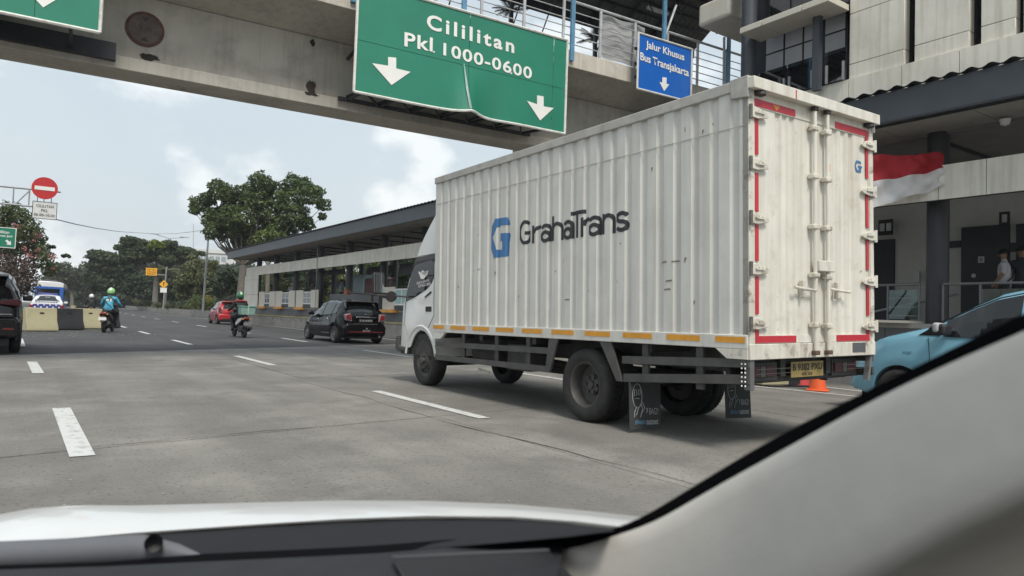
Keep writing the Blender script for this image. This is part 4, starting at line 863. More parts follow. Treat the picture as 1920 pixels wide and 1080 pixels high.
# ================================================================== cars
def interp(pts, x): return float(np.interp(x, [p[0] for p in pts], [p[1] for p in pts]))
def make_car(name, label, loc, rz, sp_, paint, group=None):
    """sp_: L, W, top (y,z), belt (y,z), axles, wheel radius, windows [(y0,y1)], windscreen/rear glass spans"""
    c = thing(name, label, sp_.get('cat', 'car'), loc, rz, group)
    Ln, Wd = sp_['L'], sp_['W']; top, belt = sp_['top'], sp_['belt']; ax = sp_['ax']; R = sp_['r']; yr, yf = top[0][0], top[-1][0]
    tum = sp_.get('tumble', .16); z0 = sp_.get('z0', .22)
    def hw(y):
        t = (y-yr)/(yf-yr); e = max(0, .16-t)/.16; f = max(0, t-.78)/.22
        return Wd/2*(1-sp_.get('rt', .10)*e**2-.20*f**2.2)
    def zl(y):
        z = z0+.10*max(0, (y-(yf-.35))/.35)+.08*max(0, ((yr+.3)-y)/.3)
        for a in ax:
            d = abs(y-a); Ra = R+.055
            if d < Ra: z = max(z, R+sqrt(Ra*Ra-d*d))
        return z
    def sx(y, z):
        """half width of the shell at height z"""
        zb, zt, w_ = interp(belt, y), interp(top, y), hw(y)
        if z <= zb: 
            t = (z-z0)/max(.05, zb-z0); return w_*(.955+.045*sin(pi*min(1, max(0, t*1.05)))) if t < .95 else w_*.955
        t = (z-zb)/max(.02, zt-zb); return w_*.955-tum*min(1, t)**1.25*min(1, (zt-zb)/.35)
    ys_ = sorted(set([yr+(yf-yr)*i/44 for i in range(45)]+[a+s*(R+.055)*q for a in ax for s in (-1, 1) for q in (.999, .97, .9, .78, .6, .4, .2, 0)]+[p[0] for p in top]))
    ys_ = [y for y in ys_ if yr <= y <= yf]
    rings = []
    for y in ys_:
        lo = zl(y); zb, zt = interp(belt, y), interp(top, y); zb = min(zb, zt-.01); lo = min(lo, zb-.04); w_ = hw(y); h = []
        h.append((w_*.80, lo)); h.append((sx(y, lo)-.012, lo))
        for t in (.12, .35, .6, .82, .94): z = lo+(zb-lo)*t; h.append((sx(y, z), z))
        h.append((w_*.945, zb))
        for t in (.3, .6, .85): z = zb+(zt-zb)*t; h.append((min(w_*.94, sx(y, z)), z))
        xr_ = min(w_*.93, sx(y, zt)); cr = .035+.02*min(1, (zt-zb)/.3)
        h += [(xr_-.05, zt-.008), (xr_*.75, zt+cr*.45), (xr_*.4, zt+cr*.85), (0, zt+cr)]
        rings.append([(x, y, z) for x, z in h]+[(-x, y, z) for x, z in h[-2::-1]])
    body = obj('body', MB().rings(rings, caps=True, closed=True), paint, c, smooth=38)
    def crown(y): return .035+.02*min(1, max(0, (interp(top, y)-interp(belt, y)))/.3)
    # side glass
    for s_ in (-1, 1):
        for (a, b) in sp_['win']:
            n = 14; m = MB(); lo_, hi_ = [], []
            for i in range(n+1):
                y = a+(b-a)*i/n; zb, zt = interp(belt, y)+.025, interp(top, y)-.055
                if zt-zb < .02: zt = zb+.02
                lo_.append((s_*(sx(y, zb)+.012), y, zb)); hi_.append((s_*(sx(y, zt)+.012), y, zt))
            mid = [(s_*(sx(p[1], (p[2]+q[2])/2)+.013), p[1], (p[2]+q[2])/2) for p, q in zip(lo_, hi_)]
            for i in range(n):
                m.poly([lo_[i], lo_[i+1], mid[i+1], mid[i]]); m.poly([mid[i], mid[i+1], hi_[i+1], hi_[i]])
            obj('side_window', m, sp_.get('glass', glass_dark), c, smooth=60)
    for nm, (a, b), kx in (('windscreen', sp_['ws'], .93), ('rear_window', sp_['rw'], sp_.get('rwk', .88))):
        m = MB()
        def gfn(u, v):
            y = a+(b-a)*u; zt = interp(top, y); x_ = (min(hw(y)*.93, sx(y, zt))-.05)*kx; x = -x_+2*x_*v
            dy = .25; nsl = (interp(top, y+.02)-interp(top, y-.02))/.04; nl = sqrt(1+nsl*nsl)
            cr = crown(y)*(1-(abs(2*v-1))**1.8)
            return (x, y-nsl/nl*.012, zt+cr+.012/nl)
        obj(nm, m.grid(gfn, 12, 14), sp_.get('glass', glass_dark), c, smooth=60)
    obj('underbody', MB().box(-Wd/2+.2, Wd/2-.2, yr+.12, yf-.15, .17, .62), black_pt, c)
    ww = MB()
    for a in ax: ww.box(-Wd/2+.14, Wd/2-.14, a-R-.03, a+R+.03, .35, R*2+.05)
    obj('wheel_well', ww, black_pt, c)
    for a in ax:
        for s_ in (-1, 1):
            wc_ = (s_*(Wd/2-.015), a, R); o_ = (-s_, 0, 0)
            wv = obj('wheel', MB().lathe([(R*.66, 0), (R*.8, -.012), (R*.94, 0), (R, .03), (R, .165), (R*.94, .19), (R*.6, .19)], wc_, o_, 28), rubber, c, smooth=50)
            rm = MB().lathe([(R*.67, .0), (R*.64, .0), (R*.62, .05), (R*.1, .06), (0, .06)], wc_, o_, 28)
            obj('rim', rm, steel_rim, wv, smooth=40)
            spk = MB(); ns = sp_.get('spokes', 8)
            for k in range(ns):
                t = 2*pi*k/ns; e = Vector((0, cos(t), sin(t))); p = Vector(wc_)+Vector(o_)*.03
                spk.bar(p+e*R*.08, p+e*R*.64, .035, .03, Vector(o_))
            spk.lathe([(0, .0), (R*.16, .005), (R*.17, .05)], Vector(wc_)+Vector(o_)*.0, o_, 16); spk.lathe([(R*.60, .05), (R*.60, .012), (R*.66, .004)], wc_, o_, 28)
            obj('spokes', spk, sp_.get('rimm', alloy), wv)
    for s_ in (-1, 1):
        ym = sp_['mir']; zb = interp(belt, ym)+.07; x = s_*(hw(ym)*.97)
        mm = obj('mirror', MB().box(min(x, x+s_*.2), max(x, x+s_*.2), ym-.05, ym+.07, zb-.03, zb+.11), sp_.get('mirm', paint), c, bevel=.035, seg=3)
        for yh in sp_.get('handles', ()):
            zh = interp(belt, yh)-.1; xh = s_*(sx(yh, zh)+.012)
            obj('door_handle', MB().box(xh-.012, xh+.012, yh-.08, yh+.08, zh-.015, zh+.015), sp_.get('hm', chrome), c, bevel=.006)
        for yd in sp_.get('doors', ()):
            m = MB(); pz = [z0+.12+(interp(belt, yd)-z0-.12)*i/6 for i in range(7)]
            obj('door_seam', m.tube([(s_*(sx(yd, z)+.001), yd+(.04*(i-3)/3 if yd > 0 else .02), z) for i, z in enumerate(pz)], .005, 4), black_pt, c)
    return c, sx, hw, lambda y: interp(top, y), lambda y: interp(belt, y)
blackp = M('black_car_paint', (.005, .005, .007), .06, var=.05, coat=.0, spec=.32)
redp = M('red_car_paint', (.42, .018, .022), .22, var=.05, coat=.7)
taxip = M('taxi_blue_paint', (.21, .45, .58), .18, var=.04, coat=.6)
whitep = M('white_car_paint', (.72, .72, .71), .25, var=.04, coat=.5)
maroonp = M('dark_maroon_paint', (.009, .007, .009), .15, var=.05, coat=.2, spec=.4)
lamp_r = M('tail_red', (.22, .018, .02), .2, coat=.5); lamp_w = M('tail_clear', (.30, .22, .22), .2, coat=.5)
plate_bk = M('plate_black', (.03, .03, .032), .5); plate_tx = M('plate_text', (.5, .5, .5), .5)
HATCH = dict(L=3.79, W=1.66, rt=.17, tumble=.23, r=.30, ax=(-1.22, 1.24), z0=.2,
    top=[(-1.86, .52), (-1.88, .70), (-1.84, .90), (-1.76, 1.00), (-1.56, 1.18), (-1.30, 1.37), (-1.14, 1.425), (-.5, 1.475), (0, 1.475), (.28, 1.43), (.95, .98), (1.1, .955), (1.6, .86), (1.82, .70), (1.90, .48)],
    belt=[(-1.88, .5), (-1.7, 1.00), (-1.2, .99), (-.4, .94), (.4, .90), (.95, .90), (1.9, .45)],
    win=[(-1.30, -.98), (-.92, -.16), (-.10, .72)], ws=(.30, .95), rw=(-1.72, -1.34), mir=.62, handles=(-.62, .18), doors=(-.98, -.13, .82), mirm=blackp)
HATCH['top'] = sorted({p[0]: p for p in HATCH['top']}.values())
def rear_kit(c, yr, zt_, W, lampz, lh, lw, paint, ptext=None, platez=.72, chrome_bar=True):
    pass
hc, sx, hw, zt, zb = make_car('hatchback', 'black hatchback with roof spoiler driving ahead of the truck', (9.74, 25.25, 0), radians(0.5), HATCH, blackp)
hc.scale = (1.06, 1.12, 1.01)
obj('spoiler', MB().prism([(-1.10, 1.47), (-1.46, 1.475), (-1.58, 1.445), (-1.52, 1.415), (-1.20, 1.40)], 'x', -.54, .54), blackp, hc, bevel=.015)
obj('spoiler_wing', MB().prism([(-1.36, 1.40), (-1.55, 1.43), (-1.64, 1.16), (-1.54, 1.20)], 'x', -.575, -.53), blackp, hc); obj('spoiler_wing', MB().prism([(-1.36, 1.40), (-1.55, 1.43), (-1.64, 1.16), (-1.54, 1.20)], 'x', .53, .575), blackp, hc)
for s_ in (-1, 1):
    la = obj('tail_lamp', MB().prism([(s_*.46, .76), (s_*.68, .80), (s_*.70, 1.00), (s_*.52, 1.04), (s_*.49, .92)], 'y', -1.885, -1.55), lamp_w, hc, bevel=.02)
    obj('red_lens', MB().prism([(s_*.50, .82), (s_*.665, .85), (s_*.68, .98), (s_*.53, 1.01)], 'y', -1.905, -1.886), lamp_r, la, bevel=.006)
obj('chrome_bar', MB().box(-.34, .36, -1.905, -1.86, .90, .935), chrome, hc, bevel=.008)
pl_ = obj('number_plate', MB().box(-.24, .24, -1.915, -1.88, .74, .86), plate_bk, hc); text_fit('plate_text', 'B 2814 BYN', plate_tx, pl_, (-.21, -1.916, .775), (.42, 0, 0), (0, 0, .055), .01, 1, .002)
obj('badge', MB().lathe([(.025, -.01), (.055, -.012), (.055, 0)], (0.02, -1.80, .985), (0, 1, .5), 18), chrome, hc)
obj('bumper', MB().prism([(-.72, .28), (.72, .28), (.74, .60), (.64, .70), (-.64, .70), (-.74, .60)], 'y', -1.93, -1.70), blackp, hc, bevel=.07, seg=3)
obj('bumper_chrome', MB().box(-.42, .40, -1.94, -1.90, .675, .695), chrome, hc); obj('red_stripe', MB().box(-.60, .60, -1.937, -1.925, .40, .425), lamp_r, hc)
obj('sticker_marks', MB().lathe([(.022, 0), (.03, 0)], (-.08, -1.94, .455), (0, 1, 0), 12).lathe([(.022, 0), (.03, 0)], (-.02, -1.94, .455), (0, 1, 0), 12).lathe([(.022, 0), (.03, 0)], (.06, -1.94, .455), (0, 1, 0), 12).lathe([(.022, 0), (.03, 0)], (.12, -1.94, .455), (0, 1, 0), 12), plate_tx, hc)
obj('tow_mark', MB().poly([(.0, -1.935, .56), (.06, -1.935, .53), (.03, -1.935, .50)]), plate_tx, hc)
obj('exhaust', MB().tube([(.48, -1.95, .26), (.48, -1.7, .26)], .04, 12), chrome, hc)
for s_ in (-1, 1): obj('roof_visor', MB().box(min(s_*.60, s_*.66), max(s_*.60, s_*.66), -.9, .4, 1.30, 1.315), blackp, hc)

RED = dict(HATCH, L=3.6, W=1.68, top=[(-1.80, .50), (-1.79, .75), (-1.74, .95), (-1.56, 1.25), (-1.42, 1.42), (-1.1, 1.475), (-.5, 1.49), (.1, 1.46), (.32, 1.40), (.98, 1.0), (1.15, .97), (1.6, .86), (1.8, .62)],
    belt=[(-1.8, .48), (-1.7, 1.02), (-1.2, 1.02), (.4, .92), (.98, .92), (1.8, .5)], win=[(-1.2, -.95), (-.9, -.16), (-.1, .74)], ws=(.34, .96), rw=(-1.72, -1.46), rwk=.86, mirm=black_pt, ax=(-1.15, 1.2), spokes=5, hm=redp)
rcar, *_ = make_car('hatchback', 'red hatchback driving beside the station platform far ahead', (11.0, 49.6, 0), radians(-1), RED, redp)
for s_ in (-1, 1):
    la = obj('tail_lamp', MB().prism([(s_*.58, .80), (s_*.80, .84), (s_*.82, 1.10), (s_*.66, 1.06)], 'y', -1.83, -1.55), lamp_r, rcar, bevel=.02)
    obj('clear_lens', MB().prism([(s_*.60, .82), (s_*.72, .84), (s_*.70, .90), (s_*.62, .89)], 'y', -1.845, -1.831), lamp_w, la)
obj('bumper', MB().prism([(-.82, .30), (.82, .30), (.80, .66), (-.80, .66)], 'y', -1.86, -1.65), redp, rcar, bevel=.05, seg=3); obj('bumper_insert', MB().box(-.6, .6, -1.866, -1.80, .27, .40), black_pt, rcar)
obj('spoiler', MB().prism([(-1.15, 1.49), (-1.58, 1.50), (-1.66, 1.47), (-1.40, 1.42)], 'x', -.62, .62), redp, rcar, bevel=.012)
pl_ = obj('number_plate', MB().box(-.24, .24, -1.875, -1.85, .68, .80), plate_bk, rcar)

# taxi in the lane beyond the truck, seen past its tail
TAXI = dict(L=4.2, W=1.66, r=.30, ax=(-1.30, 1.40), z0=.22, tumble=.20,
    top=[(-2.05, .5), (-2.0, 1.0), (-1.85, 1.45), (-1.6, 1.60), (-.8, 1.655), (0, 1.64), (.32, 1.57), (.62, 1.43), (1.10, 1.16), (1.20, 1.13), (1.70, 1.0), (1.98, .84), (2.10, .62), (2.13, .42)],
    belt=[(-2.05, .48), (-1.9, 1.06), (.4, 1.02), (1.10, 1.03), (1.6, .93), (2.0, .70), (2.13, .40)],
    win=[(-1.75, -.95), (-.9, -.02), (.05, .86)], ws=(.36, 1.10), rw=(-1.98, -1.62), mir=.80, handles=(-.75, .2), doors=(-.95, .02, 1.0), spokes=6, rimm=steel_rim, mirm=black_pt)
tx, sx, hw, zt, zb = make_car('taxi', 'light blue taxi partly hidden behind the truck tail and windscreen pillar', (10.23, 3.33, 0), 0, TAXI, taxip)
obj('mirror_cap', MB().box(-1.02, -.84, .82, .90, 1.10, 1.22), M('mirror_silver', (.45, .46, .47), .3), tx, bevel=.03, seg=3)
for s_ in (-1, 1):
    obj('quarter_glass', MB().prism([(.90, 1.06), (1.16, 1.06), (.90, 1.22)], 'x', min(s_*.765, s_*.785), max(s_*.765, s_*.785)), glass_dark, tx)
    obj('headlamp', MB().prism([(s_*.42, .72), (s_*.70, .76), (s_*.72, .88), (s_*.44, .84)], 'y', 1.9, 2.06), lamp_w, tx, bevel=.02)
    obj('roof_gutter', MB().tube([(s_*(sx(y, zt(y)-.04)+.004), y, zt(y)-.035) for y in (-1.5, -.8, 0, .3, .6, .85, 1.06)], .009, 6), black_pt, tx)
obj('front_bumper', MB().prism([(-.62, .27), (.62, .27), (.64, .52), (-.64, .52)], 'y', 1.95, 2.15), taxip, tx, bevel=.06, seg=3)
tt = text_fit('door_number', 'ABF', M('taxi_number', (.03, .09, .14), .5), tx, (-.835, 1.34, .80), (0, -.12, 0), (0, 0, .04))
obj('roof_lamp', MB().box(-.25, .25, -.2, 0, 1.69, 1.82), whitep, tx, bevel=.03)

# dark people carrier at the left edge, tail towards us
SUV = dict(L=4.5, W=1.78, r=.345, ax=(-1.40, 1.35), z0=.27, tumble=.20, top=[(-2.20, .55), (-2.22, .85), (-2.12, 1.10), (-1.95, 1.42), (-1.7, 1.58), (-1.2, 1.66), (-.4, 1.68), (.4, 1.62), (1.1, 1.16), (1.3, 1.10), (1.9, .98), (2.15, .7), (2.2, .5)],
    belt=[(-2.2, .53), (-2.05, 1.10), (.4, 1.05), (1.1, 1.05), (2.2, .48)], win=[(-1.8, -1.1), (-1.05, -.15), (-.1, .85)], ws=(.45, 1.08), rw=(-2.10, -1.75), mir=.7, handles=(-.7, .2), doors=(-1.05, -.12), mirm=maroonp)
sv, *_ = make_car('people_carrier', 'black people carrier cut off by the left edge of the picture', (-.95, 19.6, 0), radians(0), SUV, maroonp)
for s_ in (-1, 1):
    la = obj('tail_lamp', MB().prism([(s_*.45, 1.02), (s_*.84, .98), (s_*.86, 1.10), (s_*.80, 1.13), (s_*.45, 1.07)], 'y', -2.24, -1.85), M('smoked_red', (.10, .012, .018), .15, coat=.5), sv, bevel=.015)
    obj('reflector', MB().box(min(s_*.58, s_*.76), max(s_*.58, s_*.76), -2.27, -2.24, .50, .54), lamp_r, sv)
obj('bumper', MB().prism([(-.86, .33), (.86, .33), (.88, .62), (.8, .76), (-.8, .76), (-.88, .62)], 'y', -2.26, -2.0), maroonp, sv, bevel=.06, seg=3)
obj('chrome_bar', MB().box(-.45, .72, -2.275, -2.22, .80, .82), chrome, sv); obj('spoiler', MB().prism([(-1.6, 1.64), (-2.02, 1.62), (-2.10, 1.57), (-1.85, 1.53)], 'x', -.62, .62), maroonp, sv, bevel=.015)
pl_ = obj('number_plate', MB().box(-.25, .25, -2.26, -2.23, .84, .96), plate_bk, sv)

# white patrol sedan behind the barriers
SED = dict(L=4.4, W=1.70, r=.30, ax=(-1.32, 1.3), z0=.22, tumble=.20, top=[(-2.15, .5), (-2.16, .75), (-2.12, .98), (-1.55, 1.05), (-1.45, 1.07), (-.85, 1.38), (-.3, 1.45), (.25, 1.42), (1.0, 1.0), (1.2, .97), (1.9, .85), (2.15, .6)],
    belt=[(-2.15, .48), (-2.1, .93), (-1.3, .98), (1.0, .93), (2.15, .48)], win=[(-1.2, -.75), (-.7, -.05), (0, .75)], ws=(.3, .98), rw=(-1.42, -.88), mir=.68, doors=(-.7, 0, .9))
pc, *_ = make_car('patrol_car', 'white patrol sedan with blue and white boot lid behind the yellow barrier', (1.02, 50.5, 0), radians(-2), SED, whitep)
bluep = M('police_blue', (.05, .06, .25), .4)
obj('boot_band', MB().prism([(-.62, .68), (.62, .68), (.66, .94), (-.66, .94)], 'y', -2.185, -2.15), bluep, pc)
for k in range(9): x = -.60+k*.145; obj('boot_chequer', MB().box(x, x+.075, -2.19, -2.186, .86 if k % 2 else .72, .93 if k % 2 else .80), sign_white, pc)
for k in range(8): x = -.55+k*.14; obj('boot_stripe', MB().prism([(x, -1.56), (x+.07, -1.56), (x+.07, -2.1), (x, -2.1)], 'z', 1.075, 1.09), bluep, pc)
for s_ in (-1, 1): obj('tail_lamp', MB().box(min(s_*.60, s_*.84), max(s_*.60, s_*.84), -2.18, -2.0, .74, .90), lamp_r, pc, bevel=.02)
obj('bumper', MB().prism([(-.82, .30), (.82, .30), (.82, .64), (-.82, .64)], 'y', -2.24, -2.0), whitep, pc, bevel=.05); obj('light_bar', MB().box(-.5, .5, -.25, .05, 1.49, 1.60), bluep, pc, bevel=.03); obj('sticker', MB().box(-.12, .12, -1.06, -1.05, 1.30, 1.36), sign_white, pc)

# city bus far left
bu = thing('city_bus', 'blue city bus with white roof parked under the trees behind the patrol car', 'bus', (2.2, 92, 0), radians(-4))
busb = M('bus_blue', (.02, .11, .42), .35, coat=.4)
obj('body', MB().box(-1.25, 1.25, -5.5, 5.5, .35, 2.75), busb, bu, bevel=.12, seg=3); obj('roof', MB().prism([(-1.26, 2.6), (1.26, 2.55), (1.22, 3.0), (.9, 3.12), (-.9, 3.18), (-1.22, 3.05)], 'y', -5.52, 5.5), whitep, bu, bevel=.06)
obj('rear_window', MB().box(-1.05, .9, -5.53, -5.505, 1.5, 2.4), glass_dark, bu); obj('roof_unit', MB().box(-.8, .5, -4, -1, 3.1, 3.35), M('bus_unit', (.1, .1, .11), .5), bu)
for k in range(5): obj('side_window', MB().box(1.245, 1.258, -5.0+k*2.05, -3.2+k*2.05, 1.5, 2.4), glass_dark, bu)
for y in (-3.4, 3.2):
    for s_ in (-1, 1): obj('wheel', MB().lathe([(0, 0), (.3, .0), (.48, .02), (.48, .26), (0, .28)], (s_*1.24, y, .48), (-s_, 0, 0), 20), rubber, bu)
obj('rear_lamp', MB().box(-1.2, -1.0, -5.52, -5.5, .8, 1.3), lamp_r, bu); obj('rear_lamp', MB().box(1.0, 1.2, -5.52, -5.5, .8, 1.3), lamp_r, bu)

# ================================================================== people and scooters
def person(name, label, bones, loc, rz, mats, sub=2, parent=None):
    """bones: list of chains [(x,y,z,r),...] joined at coincident points; each chain carries a material index"""
    vs, es, rad, em = [], [], [], []
    idx = {}
    for ch, mi in bones:
        prev = None
        for (x, y, z, r) in ch:
            k = (round(x, 3), round(y, 3), round(z, 3))
            if k not in idx: idx[k] = len(vs); vs.append((x, y, z)); rad.append(r)
            i = idx[k]
            if prev is not None and prev != i: es.append((prev, i)); em.append(mi)
            prev = i
    me = bpy.data.meshes.new(name); me.from_pydata(vs, es, [])
    o = bpy.data.objects.new(name, me); COL.objects.link(o)
    o.modifiers.new('skin', 'SKIN'); ss = o.modifiers.new('sub', 'SUBSURF'); ss.levels = sub; ss.render_levels = sub
    sv_ = me.skin_vertices[0].data
    for i, r in enumerate(rad): sv_[i].radius = (r, r); 
    sv_[0].use_root = True
    bpy.context.view_layer.update()
    m2 = bpy.data.meshes.new_from_object(o.evaluated_get(bpy.context.evaluated_depsgraph_get())); bpy.data.objects.remove(o)
    m2.materials.clear()
    for m in mats: m2.materials.append(m)
    A = np.array([vs[a] for a, b in es]); B = np.array([vs[b] for a, b in es]); AB = B-A; L2 = (AB**2).sum(1)+1e-9
    R_ = np.array([(rad[a]+rad[b])/2 for a, b in es])
    for p in m2.polygons:
        c = np.array(p.center); t = np.clip(((c-A)*AB).sum(1)/L2, 0, 1); d = np.linalg.norm(A+AB*t[:, None]-c, axis=1)/np.maximum(.03, R_); p.material_index = em[int(d.argmin())]; p.use_smooth = True
    o = bpy.data.objects.new(name, m2); COL.objects.link(o); o.location = loc; o.rotation_euler = (0, 0, rz)
    return tag(o, label, 'person')
jeans = M('dark_trousers', (.025, .026, .032), .8); shoe = M('shoe', (.02, .02, .022), .6)
def helmet(o, c, mat, r=.145, tilt=0, stripe=None):
    c = Vector(c); m = MB()
    def hf(u, v):
        a = u*2*pi; t = v*pi*.66; rr = sin(t)*r; return (c.x+rr*cos(a)*.93, c.y+rr*sin(a)*1.12, c.z+cos(t)*r*1.05)
    h = obj('helmet', m.grid(hf, 25, 12), mat, o, smooth=60)
    obj('visor', MB().grid(lambda u, v: (c.x+cos(pi*.18+u*pi*.64)*r*.96, c.y+sin(pi*.18+u*pi*.64)*r*1.17, c.z-.055+v*.10), 12, 4), glass_dark, h, smooth=60)
    obj('neck_trim', MB().lathe([(r*.80, -.07), (r*.90, -.05), (r*.86, -.02)], c-Vector((0, 0, .03)), (0, 0, 1), 20), black_pt, h)
    if stripe: obj('stripe', MB().grid(lambda u, v: (c.x+(v-.5)*.06, c.y+cos(.3+u*2.5)*r*1.145, c.z+sin(.3+u*2.5)*r*1.075), 14, 2), stripe, h)
    return h
def rider_bones(lean=.0, arm=.0):
    # seated, facing +Y; hips at z .80
    J = 0; P = 1; K = 2; H_ = 3
    b = []
    b.append(([(0, -.10, .82, .155), (0, -.06, .98, .15), (0, -.02+lean*.5, 1.14, .165), (0, .02+lean, 1.29, .155), (0, .04+lean, 1.37, .075)], J))
    b.append(([(0, .04+lean, 1.37, .075), (0, .06+lean, 1.44, .06), (0, .09+lean, 1.53, .095), (0, .10+lean, 1.60, .085)], K))
    for s in (-1, 1):
        b.append(([(0, .02+lean, 1.29, .155), (s*.19, .03+lean, 1.31, .075), (s*.30, .10+lean, 1.10, .058), (s*.33, .33+lean, 1.00, .045)], J))
        b.append(([(s*.33, .33+lean, 1.00, .045), (s*.33, .42+lean, 1.005, .04), (s*.31, .49+lean, 1.01, .03)], K))
        b.append(([(0, -.10, .82, .155), (s*.13, -.04, .80, .115), (s*.20, .34, .78, .085), (s*.19, .36, .55, .062), (s*.17, .30, .34, .048)], P))
        b.append(([(s*.17, .30, .34, .048), (s*.17, .34, .28, .045), (s*.18, .46, .255, .035)], H_))
    return b
def scooter(name, label, loc, rz, bodym, sidem, plate, trail=True):
    s = thing(name, label, 'scooter', loc, rz)
    for y, r, wd in ((-.62, .25, .11), (.66, .25, .085)):
        wv = obj('wheel', MB().lathe([(r*.62, -wd*.3), (r*.85, -wd*.5), (r*.97, -wd*.3), (r, 0), (r*.97, wd*.3), (r*.85, wd*.5), (r*.62, wd*.3)], (0, y, r), (1, 0, 0), 26), rubber, s, smooth=60)
        sp_ = MB().lathe([(r*.64, -.03), (r*.60, -.03), (r*.60, .03), (r*.64, .03)], (0, y, r), (1, 0, 0), 24).lathe([(0, -.05), (.04, -.05), (.04, .05), (0, .05)], (0, y, r), (1, 0, 0), 10)
        for k in range(5): t = k*2*pi/5; sp_.bar((0, y, r), (0, y+cos(t)*r*.62, r+sin(t)*r*.62), .02, .03, (1, 0, 0))
        obj('rim', sp_, steel_rim, wv)
    ring = lambda y, zc, hx, hz: [(hx*cos(a), y, zc+hz*sin(a)) for a in [2*pi*k/12 for k in range(12)]]
    obj('tail_body', MB().rings([ring(-.86, .76, .06, .03), ring(-.80, .74, .10, .07), ring(-.55, .70, .14, .11), ring(-.2, .62, .15, .14), ring(.05, .50, .13, .16)]), bodym, s, smooth=60)
    for q in (-1, 1): obj('side_cover', MB().prism([(-.78, .74), (-.3, .70), (.02, .56), (-.02, .44), (-.35, .52), (-.7, .64)], 'x', min(q*.135, q*.165), max(q*.135, q*.165)), sidem, s, bevel=.02)
    obj('seat', MB().rings([ring(-.72, .81, .09, .035), ring(-.4, .82, .13, .05), ring(-.05, .79, .12, .05), ring(.1, .75, .09, .04)]), black_pt, s, smooth=60)
    obj('floorboard', MB().box(-.15, .15, .02, .42, .27, .33), black_pt, s, bevel=.02)
    obj('leg_shield', MB().prism([(.36, .30), (.46, .30), (.62, .88), (.60, 1.0), (.50, .98), (.46, .80)], 'x', -.19, .19), bodym, s, bevel=.05, seg=3)
    obj('front_fender', MB().tube([(0, .66+.29*cos(a), .25+.29*sin(a)) for a in [radians(d) for d in range(20, 170, 15)]], .055, 8), bodym, s, smooth=50)
    obj('handlebar', MB().tube([(-.34, .40, 1.01), (-.2, .47, 1.03), (0, .52, 1.03), (.2, .47, 1.03), (.34, .40, 1.01)], .018, 8), black_pt, s, smooth=40)
    obj('head_cowl', MB().rings([ring(.42, 1.02, .10, .05), ring(.52, 1.0, .15, .09), ring(.62, .95, .10, .08)]), bodym, s, smooth=60)
    obj('engine', MB().box(-.12, .13, -.62, -.1, .20, .46), M('engine_dark', (.045, .045, .047), .5, .3), s, bevel=.05)
    obj('exhaust', MB().tube([(.16, -.1, .26), (.19, -.45, .29), (.19, -.82, .38)], [.03, .06, .055], 12), black_pt, s, smooth=40)
    obj('mudguard', MB().prism([(-.82, .66), (-.98, .42), (-.97, .40), (-.80, .50)], 'x', -.07, .07), black_pt, s)
    obj('shock', MB().tube([(.10, -.62, .28), (.10, -.5, .62)], .025, 8), sign_red if False else steel_rim, s)
    tl = obj('tail_lamp', MB().box(-.10, .10, -.90, -.82, .69, .76), lamp_r, s, bevel=.02)
    for q in (-1, 1):
        obj('indicator', MB().box(min(q*.10, q*.16), max(q*.10, q*.16), -.87, -.80, .67, .72), M('indicator_amber', (.55, .25, .06), .3), tl, bevel=.012)
        obj('mirror', MB().lathe([(0, -.01), (.06, -.008), (.055, .012), (0, .02)], (q*.30, .42, 1.19), (0, 1, 0), 14), black_pt, s)
        obj('mirror_stem', MB().tube([(q*.24, .46, 1.03), (q*.30, .43, 1.17)], .008, 6), black_pt, s)
    obj('number_plate', MB().prism([(-.13, .47), (.13, .47), (.13, .58), (-.13, .58)], 'y', -.965, -.955), plate, s)
    return s
grn = M('helmet_green', (.16, .46, .14), .3, coat=.4); grn2 = M('helmet_green_deep', (.02, .13, .045), .3, coat=.4)
# rider in the light blue jacket
r1, f1 = gnd(193, 624), gnd(215, 622)
h1 = radians(-17)
p1_ = Vector((2.62, 31.1, 0))
scooter('scooter', 'black scooter with a white number plate beside the concrete barriers', p1_, h1, black_pt, M('scooter_dark', (.05, .035, .035), .4), sign_white)
jk = M('jacket_cyan', (.07, .34, .50), .7, var=.18, vs=7); jk2 = M('shoulder_teal', (.03, .085, .095), .7)
rb = rider_bones(.06)
rb = [([(0, -.10, .82, .155), (0, -.06, .98, .155), (0, .01, 1.14, .17)], 0), ([(0, .01, 1.14, .17), (0, .08, 1.29, .155), (0, .10, 1.37, .075)], 4)]+rb[1:]
rd = person('person', 'scooter rider in light blue and dark teal jacket with bright green helmet', rb, p1_, h1, [jk, jeans, skin_m, shoe, jk2])
helmet(rd, (0, .16, 1.56), M('helmet_pale_green', (.30, .60, .22), .3, coat=.4), stripe=sign_white)
obj('jacket_print', MB().box(-.09, -.01, -.13, -.10, 1.20, 1.27).box(.04, .09, -.13, -.10, 1.18, 1.28), sign_white, rd)
obj('bag_strap', MB().tube([(-.2, -.07, 1.27), (-.05, -.17, 1.10), (.12, -.16, .95)], .016, 6), black_pt, rd)
